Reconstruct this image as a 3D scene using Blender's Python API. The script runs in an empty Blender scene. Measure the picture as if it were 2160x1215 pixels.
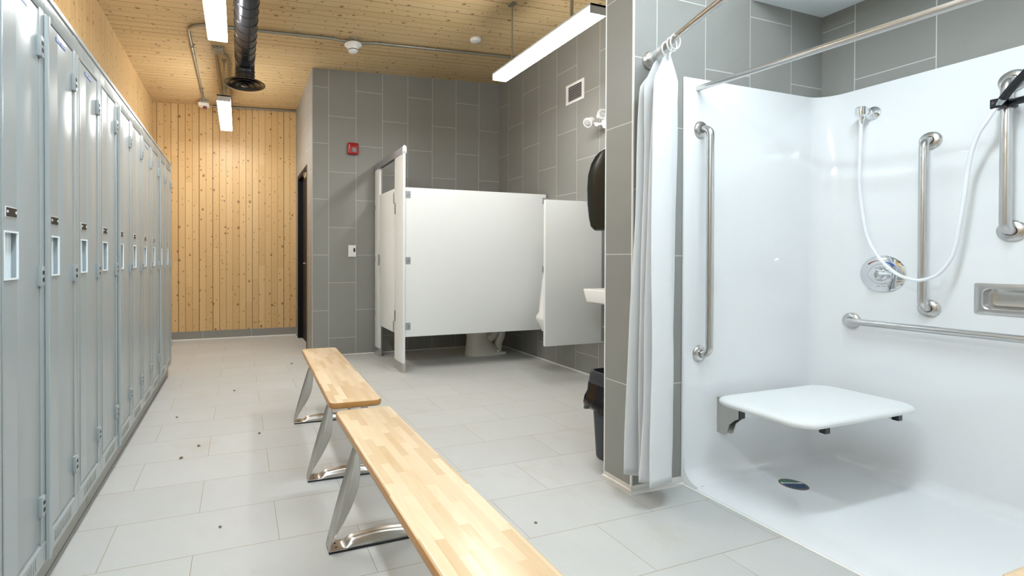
import bpy, bmesh, math, random
from mathutils import Vector, Matrix
random.seed(7)
PI = math.pi
C = bpy.context.scene.collection
SC = bpy.context.scene

# ------------------------------------------------------------------ camera
F, CX, CY = 1008.516, 852.99, 550.66
YAW, PITCH, ROLL, CAMZ = 0.3333, 0.00724, 0.00188, 1.0695
cam = bpy.data.cameras.new('camera'); camo = bpy.data.objects.new('camera', cam); C.objects.link(camo)
cam.sensor_width = 36; cam.lens = 36*F/2160
cam.shift_x = (1080-CX)/2160; cam.shift_y = (CY-607.5)/2160
cam.clip_start = 0.02
_f = Vector((math.sin(YAW)*math.cos(PITCH), math.cos(YAW)*math.cos(PITCH), -math.sin(PITCH)))
_r = Vector((math.cos(YAW), -math.sin(YAW), 0)); _u = _r.cross(_f)
_r2 = _r*math.cos(ROLL)+_u*math.sin(ROLL); _u2 = -_r*math.sin(ROLL)+_u*math.cos(ROLL)
m = Matrix((( _r2.x, _u2.x, -_f.x, 0), (_r2.y, _u2.y, -_f.y, 0), (_r2.z, _u2.z, -_f.z, CAMZ), (0, 0, 0, 1)))
camo.matrix_world = m
SC.camera = camo

# ------------------------------------------------------------------ exposure, world, lamps' strength
SC.view_settings.view_transform = 'Standard'; SC.view_settings.look = 'None'
SC.view_settings.gamma = 1; SC.view_settings.use_curve_mapping = False
SC.view_settings.exposure = 1.55
LAMP = 17.0          # radiance of the pendant lenses
LAMP_ADDED = 23.0     # the two added pendants out of view
w = bpy.data.worlds.new('world'); SC.world = w; w.use_nodes = True
w.node_tree.nodes['Background'].inputs[0].default_value = (.8, .9, 1, 1)
w.node_tree.nodes['Background'].inputs[1].default_value = 0.05
try:
    SC.cycles.max_bounces = 10; SC.cycles.diffuse_bounces = 6; SC.cycles.glossy_bounces = 4
except Exception: pass

# ------------------------------------------------------------------ materials
def new_mat(name):
    m = bpy.data.materials.new(name); m.use_nodes = True
    return m, m.node_tree, m.node_tree.nodes['Principled BSDF']
def N(nt, t, **k):
    n = nt.nodes.new(t)
    for a, v in k.items(): setattr(n, a, v)
    return n
def L(nt, a, b): nt.links.new(a, b)
def M_(nt, op, a, b=None, c=None):
    n = nt.nodes.new('ShaderNodeMath'); n.operation = op
    for i, v in enumerate((a, b, c)):
        if v is None: continue
        if isinstance(v, (int, float)): n.inputs[i].default_value = v
        else: nt.links.new(v, n.inputs[i])
    return n.outputs[0]
def mixc(nt, f, a, b, mode='MIX'):
    n = nt.nodes.new('ShaderNodeMix'); n.data_type = 'RGBA'; n.blend_type = mode
    for s, v in ((n.inputs['Factor'], f), (n.inputs['A'], a), (n.inputs['B'], b)):
        if isinstance(v, (int, float)): s.default_value = v
        elif isinstance(v, tuple): s.default_value = v if len(v) == 4 else v+(1,)
        else: nt.links.new(v, s)
    return n.outputs['Result']
def simple(name, col, rough=.5, metal=0, spec=.5, noise=0, nscale=8, bump=0, coat=0, trans=0, ior=None, aniso=None):
    m, nt, b = new_mat(name)
    b.inputs['Base Color'].default_value = tuple(col)+(1,)
    b.inputs['Roughness'].default_value = rough; b.inputs['Metallic'].default_value = metal
    b.inputs['Specular IOR Level'].default_value = spec
    b.inputs['Coat Weight'].default_value = coat
    b.inputs['Transmission Weight'].default_value = trans
    if ior: b.inputs['IOR'].default_value = ior
    if noise or bump:
        tc = N(nt, 'ShaderNodeTexCoord'); nz = N(nt, 'ShaderNodeTexNoise'); nz.inputs['Scale'].default_value = nscale; nz.inputs['Detail'].default_value = 6
        if aniso:
            mp = N(nt, 'ShaderNodeMapping'); mp.inputs['Scale'].default_value = aniso; L(nt, tc.outputs['Object'], mp.inputs[0]); L(nt, mp.outputs[0], nz.inputs['Vector'])
        else: L(nt, tc.outputs['Object'], nz.inputs['Vector'])
        if noise:
            fac = M_(nt, 'MULTIPLY_ADD', M_(nt, 'SUBTRACT', nz.outputs['Fac'], .5), noise*2, 1)
            hs = N(nt, 'ShaderNodeHueSaturation'); hs.inputs['Color'].default_value = tuple(col)+(1,); L(nt, fac, hs.inputs['Value']); L(nt, hs.outputs[0], b.inputs['Base Color'])
            L(nt, M_(nt, 'MULTIPLY_ADD', M_(nt, 'SUBTRACT', nz.outputs['Fac'], .5), noise*1.2, rough), b.inputs['Roughness'])
        if bump:
            bp = N(nt, 'ShaderNodeBump'); bp.inputs['Strength'].default_value = bump; bp.inputs['Distance'].default_value = .002
            L(nt, nz.outputs['Fac'], bp.inputs['Height']); L(nt, bp.outputs[0], b.inputs['Normal'])
    return m
def tile_mat(name, col, grout, u, v, pu, pv, tw=.603, th=.303, rough=.45, mort=.0022, var=.06, mottle=.16, dirt=0, rotate=False):
    """u,v: world axes 0/1/2 for the tile's length and width; joints at pu + n*tw on odd rows, half a tile on even rows"""
    m, nt, b = new_mat(name)
    tc = N(nt, 'ShaderNodeTexCoord'); sp = N(nt, 'ShaderNodeSeparateXYZ'); L(nt, tc.outputs['Object'], sp.inputs[0])
    cb = N(nt, 'ShaderNodeCombineXYZ')
    L(nt, M_(nt, 'SUBTRACT', sp.outputs[u], pu), cb.inputs[0]); L(nt, M_(nt, 'SUBTRACT', sp.outputs[v], pv), cb.inputs[1])
    br = N(nt, 'ShaderNodeTexBrick', offset=.5, offset_frequency=2, squash=1)
    br.inputs['Scale'].default_value = 1; br.inputs['Mortar Size'].default_value = mort; br.inputs['Mortar Smooth'].default_value = .1
    br.inputs['Brick Width'].default_value = tw; br.inputs['Row Height'].default_value = th; br.inputs['Bias'].default_value = 0
    br.inputs['Color1'].default_value = (0, 0, 0, 1); br.inputs['Color2'].default_value = (1, 1, 1, 1); br.inputs['Mortar'].default_value = (.5, .5, .5, 1)
    L(nt, cb.outputs[0], br.inputs['Vector'])
    nz = N(nt, 'ShaderNodeTexNoise'); nz.inputs['Scale'].default_value = 5; nz.inputs['Detail'].default_value = 7; nz.inputs['Roughness'].default_value = .62
    # shift the mottling tile by tile
    off = N(nt, 'ShaderNodeVectorMath', operation='MULTIPLY_ADD'); L(nt, br.outputs['Color'], off.inputs[0]); off.inputs[1].default_value = (7, 5, 3); L(nt, tc.outputs['Object'], off.inputs[2])
    L(nt, off.outputs[0], nz.inputs['Vector'])
    nf = N(nt, 'ShaderNodeTexNoise'); nf.inputs['Scale'].default_value = 160; nf.inputs['Detail'].default_value = 3; L(nt, tc.outputs['Object'], nf.inputs['Vector'])
    rgb = N(nt, 'ShaderNodeSeparateColor'); L(nt, br.outputs['Color'], rgb.inputs[0])
    val = M_(nt, 'ADD', 1-var/2-mottle/2-.05, M_(nt, 'MULTIPLY', rgb.outputs[0], var))
    val = M_(nt, 'ADD', val, M_(nt, 'MULTIPLY', nz.outputs['Fac'], mottle)); val = M_(nt, 'ADD', val, M_(nt, 'MULTIPLY', nf.outputs['Fac'], .1))
    hs = N(nt, 'ShaderNodeHueSaturation'); hs.inputs['Color'].default_value = tuple(col)+(1,); L(nt, val, hs.inputs['Value'])
    colr = hs.outputs[0]
    gcol = tuple(grout)+(1,)
    if dirt:
        dn = N(nt, 'ShaderNodeTexNoise'); dn.inputs['Scale'].default_value = 2.3; dn.inputs['Detail'].default_value = 8; dn.inputs['Roughness'].default_value = .7; L(nt, tc.outputs['Object'], dn.inputs['Vector'])
        rp = N(nt, 'ShaderNodeValToRGB'); rp.color_ramp.elements[0].position = .56; rp.color_ramp.elements[1].position = .8; L(nt, dn.outputs['Fac'], rp.inputs[0])
        colr = mixc(nt, M_(nt, 'MULTIPLY', rp.outputs[0], dirt), colr, (.45, .38, .28))
        gn = N(nt, 'ShaderNodeTexNoise'); gn.inputs['Scale'].default_value = 1.7; L(nt, tc.outputs['Object'], gn.inputs['Vector'])
        g = mixc(nt, gn.outputs['Fac'], (.33, .27, .20), gcol)
    else: g = gcol
    L(nt, mixc(nt, br.outputs['Fac'], colr, g), b.inputs['Base Color'])
    L(nt, M_(nt, 'MULTIPLY_ADD', nz.outputs['Fac'], .2, rough-.1), b.inputs['Roughness'])
    bp = N(nt, 'ShaderNodeBump', invert=True); bp.inputs['Strength'].default_value = .5; bp.inputs['Distance'].default_value = .0015
    L(nt, br.outputs['Fac'], bp.inputs['Height']); L(nt, bp.outputs[0], b.inputs['Normal'])
    return m
def wood_mat(name, across, along, pw=.082, col=(.74, .45, .19), col2=(.84, .57, .28), rough=.45, seam=.0022, knots=1.0, phase=0, dark=.55):
    m, nt, b = new_mat(name)
    tc = N(nt, 'ShaderNodeTexCoord'); sp = N(nt, 'ShaderNodeSeparateXYZ'); L(nt, tc.outputs['Object'], sp.inputs[0])
    a = M_(nt, 'DIVIDE', M_(nt, 'ADD', sp.outputs[across], 50+phase), pw); idx = M_(nt, 'FLOOR', a); fr = M_(nt, 'FRACT', a)
    wn = N(nt, 'ShaderNodeTexWhiteNoise', noise_dimensions='1D'); L(nt, idx, wn.inputs['W'])
    # finger joints along each board
    al = M_(nt, 'ADD', sp.outputs[along], M_(nt, 'MULTIPLY', wn.outputs['Value'], 9.0))
    seg = M_(nt, 'FLOOR', M_(nt, 'DIVIDE', al, 1.35)); segf = M_(nt, 'FRACT', M_(nt, 'DIVIDE', al, 1.35))
    wn2 = N(nt, 'ShaderNodeTexWhiteNoise', noise_dimensions='2D'); c2 = N(nt, 'ShaderNodeCombineXYZ'); L(nt, idx, c2.inputs[0]); L(nt, seg, c2.inputs[1]); L(nt, c2.outputs[0], wn2.inputs['Vector'])
    # grain
    gv = N(nt, 'ShaderNodeCombineXYZ'); L(nt, M_(nt, 'MULTIPLY', sp.outputs[across], 38), gv.inputs[0]); L(nt, M_(nt, 'MULTIPLY', al, 1.6), gv.inputs[1]); L(nt, M_(nt, 'MULTIPLY', wn2.outputs['Value'], 40), gv.inputs[2])
    gn = N(nt, 'ShaderNodeTexNoise'); gn.inputs['Scale'].default_value = 1; gn.inputs['Detail'].default_value = 5; gn.inputs['Distortion'].default_value = .6; L(nt, gv.outputs[0], gn.inputs['Vector'])
    fv = N(nt, 'ShaderNodeCombineXYZ'); L(nt, M_(nt, 'MULTIPLY', sp.outputs[across], 420), fv.inputs[0]); L(nt, M_(nt, 'MULTIPLY', al, 9), fv.inputs[1])
    fn = N(nt, 'ShaderNodeTexNoise'); fn.inputs['Scale'].default_value = 1; fn.inputs['Detail'].default_value = 2; L(nt, fv.outputs[0], fn.inputs['Vector'])
    tone = M_(nt, 'ADD', M_(nt, 'MULTIPLY', wn2.outputs['Value'], .62), M_(nt, 'MULTIPLY', gn.outputs['Fac'], .5))
    colr = mixc(nt, tone, col, col2)
    colr = mixc(nt, M_(nt, 'MULTIPLY', M_(nt, 'SUBTRACT', fn.outputs['Fac'], .35), .32), colr, tuple(x*.62 for x in col))
    # knots
    for k, (sc_, thr, dens) in enumerate(((7, .014, .55), (15, .0085, .60))):
        kv = N(nt, 'ShaderNodeCombineXYZ'); L(nt, M_(nt, 'MULTIPLY', sp.outputs[across], 1.0), kv.inputs[0]); L(nt, M_(nt, 'MULTIPLY', sp.outputs[along], .8), kv.inputs[1]); kv.inputs[2].default_value = k*3.7
        vo = N(nt, 'ShaderNodeTexVoronoi', feature='F1', voronoi_dimensions='2D'); vo.inputs['Scale'].default_value = sc_; L(nt, kv.outputs[0], vo.inputs['Vector'])
        vc = N(nt, 'ShaderNodeSeparateColor'); L(nt, vo.outputs['Color'], vc.inputs[0])
        rad = M_(nt, 'MULTIPLY', M_(nt, 'MAXIMUM', M_(nt, 'SUBTRACT', vc.outputs[0], dens-.25*knots), 0), thr*sc_*1.0)
        core = M_(nt, 'GREATER_THAN', rad, vo.outputs['Distance'])
        halo = M_(nt, 'GREATER_THAN', M_(nt, 'MULTIPLY', rad, 2.0), vo.outputs['Distance'])
        colr = mixc(nt, M_(nt, 'MULTIPLY', halo, .45), colr, tuple(x*y for x, y in zip(col, (.55, .42, .3))))
        colr = mixc(nt, M_(nt, 'MULTIPLY', core, .85), colr, (.16, .07, .025))
    # seams
    d = M_(nt, 'MULTIPLY', M_(nt, 'MINIMUM', fr, M_(nt, 'SUBTRACT', 1, fr)), pw)
    wnb = N(nt, 'ShaderNodeTexWhiteNoise', noise_dimensions='1D'); L(nt, M_(nt, 'ROUND', a), wnb.inputs['W'])
    wd = M_(nt, 'MULTIPLY_ADD', M_(nt, 'POWER', wnb.outputs['Value'], 3.0), seam, seam*.45)
    sm = M_(nt, 'GREATER_THAN', wd, d)
    ej = M_(nt, 'GREATER_THAN', .0016/1.35, segf)
    sm2 = M_(nt, 'MAXIMUM', M_(nt, 'MULTIPLY', sm, dark+.2), M_(nt, 'MULTIPLY', ej, .35))
    colr = mixc(nt, sm2, colr, (.12, .06, .02))
    L(nt, colr, b.inputs['Base Color']); b.inputs['Roughness'].default_value = rough
    return m
def butcher_mat():
    m, nt, b = new_mat('maple_block')
    tc = N(nt, 'ShaderNodeTexCoord'); sp = N(nt, 'ShaderNodeSeparateXYZ'); L(nt, tc.outputs['Object'], sp.inputs[0])
    a = M_(nt, 'DIVIDE', M_(nt, 'ADD', sp.outputs[0], 5), .0270); idx = M_(nt, 'FLOOR', a)
    wn = N(nt, 'ShaderNodeTexWhiteNoise', noise_dimensions='1D'); L(nt, idx, wn.inputs['W'])
    al = M_(nt, 'ADD', sp.outputs[1], M_(nt, 'MULTIPLY_ADD', wn.outputs['Value'], 3, 7))
    seg = M_(nt, 'FLOOR', M_(nt, 'DIVIDE', al, .21))
    c2 = N(nt, 'ShaderNodeCombineXYZ'); L(nt, idx, c2.inputs[0]); L(nt, seg, c2.inputs[1])
    wn2 = N(nt, 'ShaderNodeTexWhiteNoise', noise_dimensions='2D'); L(nt, c2.outputs[0], wn2.inputs['Vector'])
    gv = N(nt, 'ShaderNodeCombineXYZ'); L(nt, M_(nt, 'MULTIPLY', sp.outputs[0], 40), gv.inputs[0]); L(nt, M_(nt, 'MULTIPLY', al, 5), gv.inputs[1]); L(nt, M_(nt, 'MULTIPLY', wn2.outputs['Value'], 30), gv.inputs[2])
    gn = N(nt, 'ShaderNodeTexNoise'); gn.inputs['Scale'].default_value = 1; gn.inputs['Detail'].default_value = 5; gn.inputs['Distortion'].default_value = .8; L(nt, gv.outputs[0], gn.inputs['Vector'])
    fv = N(nt, 'ShaderNodeCombineXYZ'); L(nt, M_(nt, 'MULTIPLY', sp.outputs[0], 500), fv.inputs[0]); L(nt, M_(nt, 'MULTIPLY', al, 20), fv.inputs[1])
    fn = N(nt, 'ShaderNodeTexNoise'); fn.inputs['Scale'].default_value = 1; L(nt, fv.outputs[0], fn.inputs['Vector'])
    tone = M_(nt, 'ADD', M_(nt, 'MULTIPLY', wn2.outputs['Value'], .55), M_(nt, 'MULTIPLY', gn.outputs['Fac'], .5))
    colr = mixc(nt, tone, (.56, .36, .17), (.88, .73, .53))
    rp = N(nt, 'ShaderNodeValToRGB'); rp.color_ramp.elements[0].position = .60; rp.color_ramp.elements[1].position = .78; L(nt, gn.outputs['Fac'], rp.inputs[0])
    colr = mixc(nt, M_(nt, 'MULTIPLY', rp.outputs[0], .5), colr, (.58, .34, .14))
    colr = mixc(nt, M_(nt, 'MULTIPLY', fn.outputs['Fac'], .12), colr, (.55, .37, .19))
    # varnished bullnose is more amber: stained edge
    ge = N(nt, 'ShaderNodeNewGeometry'); sn = N(nt, 'ShaderNodeSeparateXYZ'); L(nt, tc.outputs['Normal'], sn.inputs[0])
    ed = M_(nt, 'LESS_THAN', sn.outputs[2], .6)
    colr = mixc(nt, M_(nt, 'MULTIPLY', ed, .9), colr, (.46, .21, .045))
    L(nt, colr, b.inputs['Base Color']); b.inputs['Roughness'].default_value = .32; b.inputs['Coat Weight'].default_value = .25; b.inputs['Coat Roughness'].default_value = .2
    return m
def emis(name, col, s):
    m, nt, b = new_mat(name); b.inputs['Base Color'].default_value = (.8, .8, .8, 1)
    b.inputs['Emission Color'].default_value = tuple(col)+(1,); b.inputs['Emission Strength'].default_value = s
    return m

GREY = (.262, .262, .246)
GROUT = (.55, .55, .53)
M = {}
M['t_back'] = tile_mat('grey_tile_far', GREY, GROUT, 2, 0, 2.9051, .9203)
M['t_right'] = tile_mat('grey_tile_right', GREY, GROUT, 2, 1, 3.1973, 4.9597)
M['t_side'] = tile_mat('grey_tile_door_side', GREY, GROUT, 2, 1, 2.9051, 5.08)
M['t_post'] = tile_mat('grey_tile_partition_end', GREY, GROUT, 2, 1, 1.69+.3015, -9, th=20)
M['t_front'] = tile_mat('grey_tile_shower_side', GREY, GROUT, 2, 0, 1.985, 1.828, th=.304)
M['t_shower'] = tile_mat('grey_tile_shower_rear', GREY, GROUT, 2, 1, 2.2865, 1.265, th=.304)
M['t_base'] = tile_mat('grey_tile_base', GREY, GROUT, 0, 2, .46, -.3, th=1.2)
M['floor'] = tile_mat('floor_tile', (.51, .52, .51), (.40, .36, .30), 0, 1, .4462, 1.2536, rough=.5, mort=.0016, var=.05, mottle=.16, dirt=.55)
M['w_far'] = wood_mat('spruce_boards_far', 0, 2, phase=.013, col=(.60, .385, .165), col2=(.72, .51, .255), dark=.75, seam=.0034)
M['w_left'] = wood_mat('spruce_boards_left', 1, 2, col=(.60, .40, .18), col2=(.70, .50, .26), dark=.5)
M['w_ceil'] = wood_mat('spruce_boards_ceiling', 1, 0, col=(.58, .42, .21), col2=(.67, .51, .29), dark=.6, seam=.0034, knots=1.1)
M['maple'] = butcher_mat()
M['locker'] = simple('grey_locker_enamel', (.37, .41, .42), .27, spec=.55)
M['locker_light'] = simple('pale_locker_enamel', (.82, .88, .92), .4)
M['plinth'] = simple('plinth_grey', (.30, .30, .27), .45, noise=.08)
M['dark'] = simple('shadow_gap_black', (.012, .012, .012), .7)
M['black'] = simple('black_plate', (.02, .017, .014), .35)
M['white_mark'] = simple('white_mark', (.75, .77, .78), .4)
M['blue_label'] = simple('blue_label', (.03, .12, .42), .4)
M['steel'] = simple('brushed_steel', (.62, .61, .60), .28, metal=1)
M['steel_dull'] = simple('dull_steel', (.52, .50, .47), .30, metal=1)
M['bench_steel'] = simple('bench_stainless', (.60, .58, .55), .30, metal=1, noise=.05, nscale=14)
M['chrome'] = simple('chrome', (.80, .82, .84), .06, metal=1)
M['alum'] = simple('satin_aluminium', (.52, .54, .56), .32, metal=1)
M['alum_paint'] = simple('grey_bracket', (.36, .39, .42), .4, metal=.3)
M['panel'] = simple('white_partition_paint', (.79, .82, .82), .35, spec=.5)
M['acrylic'] = simple('white_acrylic', (.80, .815, .83), .12, spec=.5, coat=.3)
M['porcelain'] = simple('white_porcelain', (.84, .84, .84), .1, coat=.4)
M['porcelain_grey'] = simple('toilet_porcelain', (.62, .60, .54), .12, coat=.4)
M['seat_foam'] = simple('white_seat_foam', (.80, .82, .82), .42)
M['plastic_white'] = simple('white_plastic', (.80, .80, .80), .35)
M['plastic_black'] = simple('black_plastic', (.012, .014, .018), .22)
M['smoked'] = simple('smoked_black_plastic', (.014, .018, .016), .2, spec=.2)
M['bag'] = simple('black_bag', (.006, .006, .008), .16, bump=1.2, nscale=30)
M['bin'] = simple('charcoal_bin', (.030, .034, .045), .42)
M['duct'] = simple('black_duct_paint', (.010, .016, .025), .26, spec=.5)
M['duct_matt'] = simple('black_diffuser', (.018, .017, .017), .22)
M['galv'] = simple('galvanised_conduit', (.33, .32, .28), .42, metal=.8, noise=.15, nscale=50)
M['galv_box'] = simple('galvanised_box', (.40, .38, .33), .45, metal=.7, noise=.1, nscale=30)
M['lamp_body'] = simple('white_lamp_housing', (.62, .64, .66), .4)
M['white_cove'] = simple('white_cove_trim', (.62, .61, .58), .25, metal=.3)
M['caulk'] = simple('white_caulk', (.82, .82, .80), .5)
M['drywall'] = simple('white_drywall', (.74, .80, .82), .8)
M['red'] = simple('red_alarm_plastic', (.34, .006, .010), .3)
M['clear'] = simple('clear_lens', (.85, .85, .85), .08, trans=.6)
M['clear_ring'] = simple('clear_ring', (.92, .94, .96), .05, trans=.85)
M['door_black'] = simple('black_door_paint', (.006, .006, .008), .55, spec=.2)
M['frame_brown'] = simple('brown_door_frame', (.10, .07, .05), .45)
M['frame_pale'] = simple('pale_edge', (.40, .38, .36), .4)
M['lens'] = emis('pendant_lens', (1.0, .985, .955), LAMP)
M['lens_added'] = emis('pendant_lens_added', (.80, .92, 1.0), LAMP_ADDED)
M['hose'] = simple('white_hose', (.82, .84, .88), .3, bump=.3, nscale=300)
M['mark_red'] = simple('red_mark', (.32, .0, .01), .3)
M['mark_blue'] = simple('blue_mark', (.01, .08, .42), .3)
M['stick_blue'] = simple('blue_sticker', (.008, .055, .16), .35)
M['stick_green'] = simple('green_sticker', (.03, .15, .08), .35, noise=.4, nscale=200)
M['rust'] = simple('rust_ring', (.20, .13, .08), .6)
M['lens_purple'] = simple('purple_lens', (.16, .03, .06), .2)
M['soil'] = simple('dry_soil', (.20, .15, .10), .9)
M['sign_ink'] = simple('grey_ink', (.08, .09, .12), .5)
# curtain: thin vinyl that lets some light through
m_, nt_, b_ = new_mat('vinyl_curtain'); b_.inputs['Base Color'].default_value = (.92, .93, .94, 1); b_.inputs['Roughness'].default_value = .38
tr_ = N(nt_, 'ShaderNodeBsdfTranslucent'); tr_.inputs[0].default_value = (.90, .92, .94, 1); mx_ = N(nt_, 'ShaderNodeMixShader'); mx_.inputs[0].default_value = .32
L(nt_, b_.outputs[0], mx_.inputs[1]); L(nt_, tr_.outputs[0], mx_.inputs[2]); L(nt_, mx_.outputs[0], nt_.nodes['Material Output'].inputs[0]); M['curtain'] = m_

# ------------------------------------------------------------------ mesh helpers
def BM(): return bmesh.new()
def box(bm, x0, x1, y0, y1, z0, z1, bev=0, seg=2):
    vs = [bm.verts.new((x, y, z)) for x in (x0, x1) for y in (y0, y1) for z in (z0, z1)]
    fs = [bm.faces.new([vs[i] for i in q]) for q in ((0, 1, 3, 2), (4, 6, 7, 5), (0, 4, 5, 1), (2, 3, 7, 6), (0, 2, 6, 4), (1, 5, 7, 3))]
    if bev:
        es = set(e for f in fs for e in f.edges)
        bmesh.ops.bevel(bm, geom=list(es), offset=bev, segments=seg, affect='EDGES', profile=.6)
    return vs
def frame_of(t):
    t = t.normalized(); a = Vector((0, 0, 1)) if abs(t.z) < .9 else Vector((1, 0, 0))
    n = t.cross(a).normalized(); return n, t.cross(n).normalized()
def tube(bm, pts, r, n=14, cap=True, closed=False):
    pts = [Vector(p) for p in pts]; rs = r if isinstance(r, (list, tuple)) else [r]*len(pts)
    rings = []; nv = None
    for i, p in enumerate(pts):
        if closed: t = pts[(i+1) % len(pts)]-pts[i-1]
        else: t = pts[min(i+1, len(pts)-1)]-pts[max(i-1, 0)]
        t.normalize()
        if nv is None: nv, _ = frame_of(t)
        nv = (nv-t*nv.dot(t)).normalized(); b = t.cross(nv)
        rings.append([bm.verts.new(p+(nv*math.cos(2*PI*k/n)+b*math.sin(2*PI*k/n))*rs[i]) for k in range(n)])
    m = len(rings)
    for i in range(m if closed else m-1):
        A, B = rings[i], rings[(i+1) % m]
        for k in range(n): bm.faces.new((A[k], A[(k+1) % n], B[(k+1) % n], B[k]))
    if cap and not closed:
        bm.faces.new(rings[0][::-1]); bm.faces.new(rings[-1])
def lathe(bm, o, axis, prof, n=32, cap0=True, cap1=True):
    """prof: list of (radius, distance along axis)"""
    o = Vector(o); ax = Vector(axis).normalized(); u, v = frame_of(ax); rings = []
    for r, d in prof:
        rings.append([bm.verts.new(o+ax*d+(u*math.cos(2*PI*k/n)+v*math.sin(2*PI*k/n))*max(r, 1e-5)) for k in range(n)])
    for A, B in zip(rings, rings[1:]):
        for k in range(n): bm.faces.new((A[k], A[(k+1) % n], B[(k+1) % n], B[k]))
    if cap0: bm.faces.new(rings[0][::-1])
    if cap1: bm.faces.new(rings[-1])
def prism(bm, poly, axis, a, b, bev=0):
    """poly: 2-D outline in the other two axes, pulled from a to b along axis"""
    def P(q, d):
        return {0: (d, q[0], q[1]), 1: (q[0], d, q[1]), 2: (q[0], q[1], d)}[axis]
    A = [bm.verts.new(P(q, a)) for q in poly]; B = [bm.verts.new(P(q, b)) for q in poly]; n = len(poly)
    f = [bm.faces.new(A[::-1]), bm.faces.new(B)]
    for k in range(n): f.append(bm.faces.new((A[k], A[(k+1) % n], B[(k+1) % n], B[k])))
    if bev: bmesh.ops.bevel(bm, geom=list(f[0].edges)+list(f[1].edges), offset=bev, segments=2, affect='EDGES')
def rrect(x0, x1, y0, y1, r, n=6):
    out = []
    for cx, cy, a0 in ((x1-r, y1-r, 0), (x0+r, y1-r, 90), (x0+r, y0+r, 180), (x1-r, y0+r, 270)):
        for k in range(n+1):
            a = math.radians(a0+90*k/n); out.append((cx+r*math.cos(a), cy+r*math.sin(a)))
    return out
def loft(bm, loops, cap0=True, cap1=True):
    R = [[bm.verts.new(p) for p in lp] for lp in loops]
    n = len(R[0])
    for A, B in zip(R, R[1:]):
        for k in range(n): bm.faces.new((A[k], A[(k+1) % n], B[(k+1) % n], B[k]))
    if cap0: bm.faces.new(R[0][::-1])
    if cap1: bm.faces.new(R[-1])
def arc(c, r, a0, a1, n, plane='xz'):
    out = []
    for k in range(n+1):
        a = math.radians(a0+(a1-a0)*k/n); p, q = r*math.cos(a), r*math.sin(a)
        out.append(Vector(c)+Vector({'xz': (p, 0, q), 'xy': (p, q, 0), 'yz': (0, p, q)}[plane]))
    return out
ORG = {}
def obj(name, bm, mat, parent=None, smooth=None, label=None):
    bmesh.ops.recalc_face_normals(bm, faces=bm.faces[:])
    me = bpy.data.meshes.new(name)
    off = ORG.get(parent, None)
    if off is not None:
        for v in bm.verts: v.co -= off
    bm.to_mesh(me); bm.free()
    mats = mat if isinstance(mat, list) else [mat]
    for mm in mats: me.materials.append(M[mm] if isinstance(mm, str) else mm)
    if smooth is not None:
        for p in me.polygons: p.use_smooth = True
        try: me.set_sharp_from_angle(angle=math.radians(smooth))
        except Exception: pass
    o = bpy.data.objects.new(name, me); C.objects.link(o)
    if parent is not None:
        o.parent = parent; ORG[o] = ORG[parent]
    else: ORG[o] = Vector((0, 0, 0))
    if label: o['label'] = label
    return o
def thing(name, label, cat, loc=(0, 0, 0), rz=0, group=None):
    o = bpy.data.objects.new(name, None); C.objects.link(o); o.location = loc; o.rotation_euler = (0, 0, rz)
    o.empty_display_size = .05
    o['label'] = label; o['category'] = cat
    if group: o['group'] = group
    ORG[o] = Vector(loc)
    return o
def tag(o, label, cat, group=None):
    o['label'] = label; o['category'] = cat
    if group: o['group'] = group
    return o
def sub(o, parent):   # a piece built in world space under a part
    return o
def struct(name, bm, mat, smooth=None, parent=None):
    o = obj(name, bm, mat, parent, smooth)
    if parent is None: o['kind'] = 'structure'
    return o
def dup(root, loc, label=None, group=None, sy=1.0):
    r = root.copy(); C.objects.link(r); r.location = loc; r.scale = (1, sy, 1)
    if label: r['label'] = label
    if group: r['group'] = group
    for ch in list(root.children):
        c = ch.copy(); C.objects.link(c); c.parent = r
        for g in ch.children:
            d = g.copy(); C.objects.link(d); d.parent = c
    return r

# ------------------------------------------------------------------ the room
XW, X0, XR, YT, YF = -1.022, .745, 3.02, 5.17, 6.72
XP, YP0, YP1 = 1.69, 1.715, 1.885          # partition wall end
XS = 2.985                                 # tiled rear wall of the shower
YB = -2.2
def zc(x, y): return 3.067+.0428*x-.0055*(y-5.2)
def wall(name, x0, x1, y0, y1, z0, z1, mats, default):
    """mats: {'-x': mat, ...}"""
    bm = BM(); box(bm, x0, x1, y0, y1, z0, z1); bmesh.ops.recalc_face_normals(bm, faces=bm.faces[:])
    names = [default]; keys = {}
    for k, v in mats.items():
        if v not in names: names.append(v)
        keys[k] = names.index(v)
    for f in bm.faces:
        n = f.normal
        k = ('+x' if n.x > .5 else '-x' if n.x < -.5 else '+y' if n.y > .5 else '-y' if n.y < -.5 else 'z')
        f.material_index = keys.get(k, 0)
    return struct(name, bm, names)
bm = BM(); box(bm, XW-.12, XR+.14, YB-.12, YF+.12, -.12, 0); struct('floor', bm, 'floor')
bm = BM()
cs = [(XW-.12, YB-.12), (XR+.14, YB-.12), (XR+.14, YF+.12), (XW-.12, YF+.12)]
lo = [bm.verts.new((x, y, zc(x, y))) for x, y in cs]; hi = [bm.verts.new((x, y, zc(x, y)+.12)) for x, y in cs]
bm.faces.new(lo); bm.faces.new(hi[::-1])
for k in range(4): bm.faces.new((lo[k], lo[(k+1) % 4], hi[(k+1) % 4], hi[k]))
struct('ceiling', bm, 'w_ceil')
ZT = 3.26
wall('wall_left', XW-.12, XW, YB-.12, YF+.12, 0, ZT, {}, 'w_left')
wall('wall_back', XW, X0+.12, YF, YF+.12, 0, ZT, {}, 'w_far')
bm = BM(); box(bm, XW, X0, YF-.011, YF, 0, .112); struct('baseboard_back', bm, 't_base')
bm = BM(); box(bm, XW, X0, YF-.024, YF-.011, 0, .016, .003); struct('trim_1', bm, 'caulk')
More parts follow.
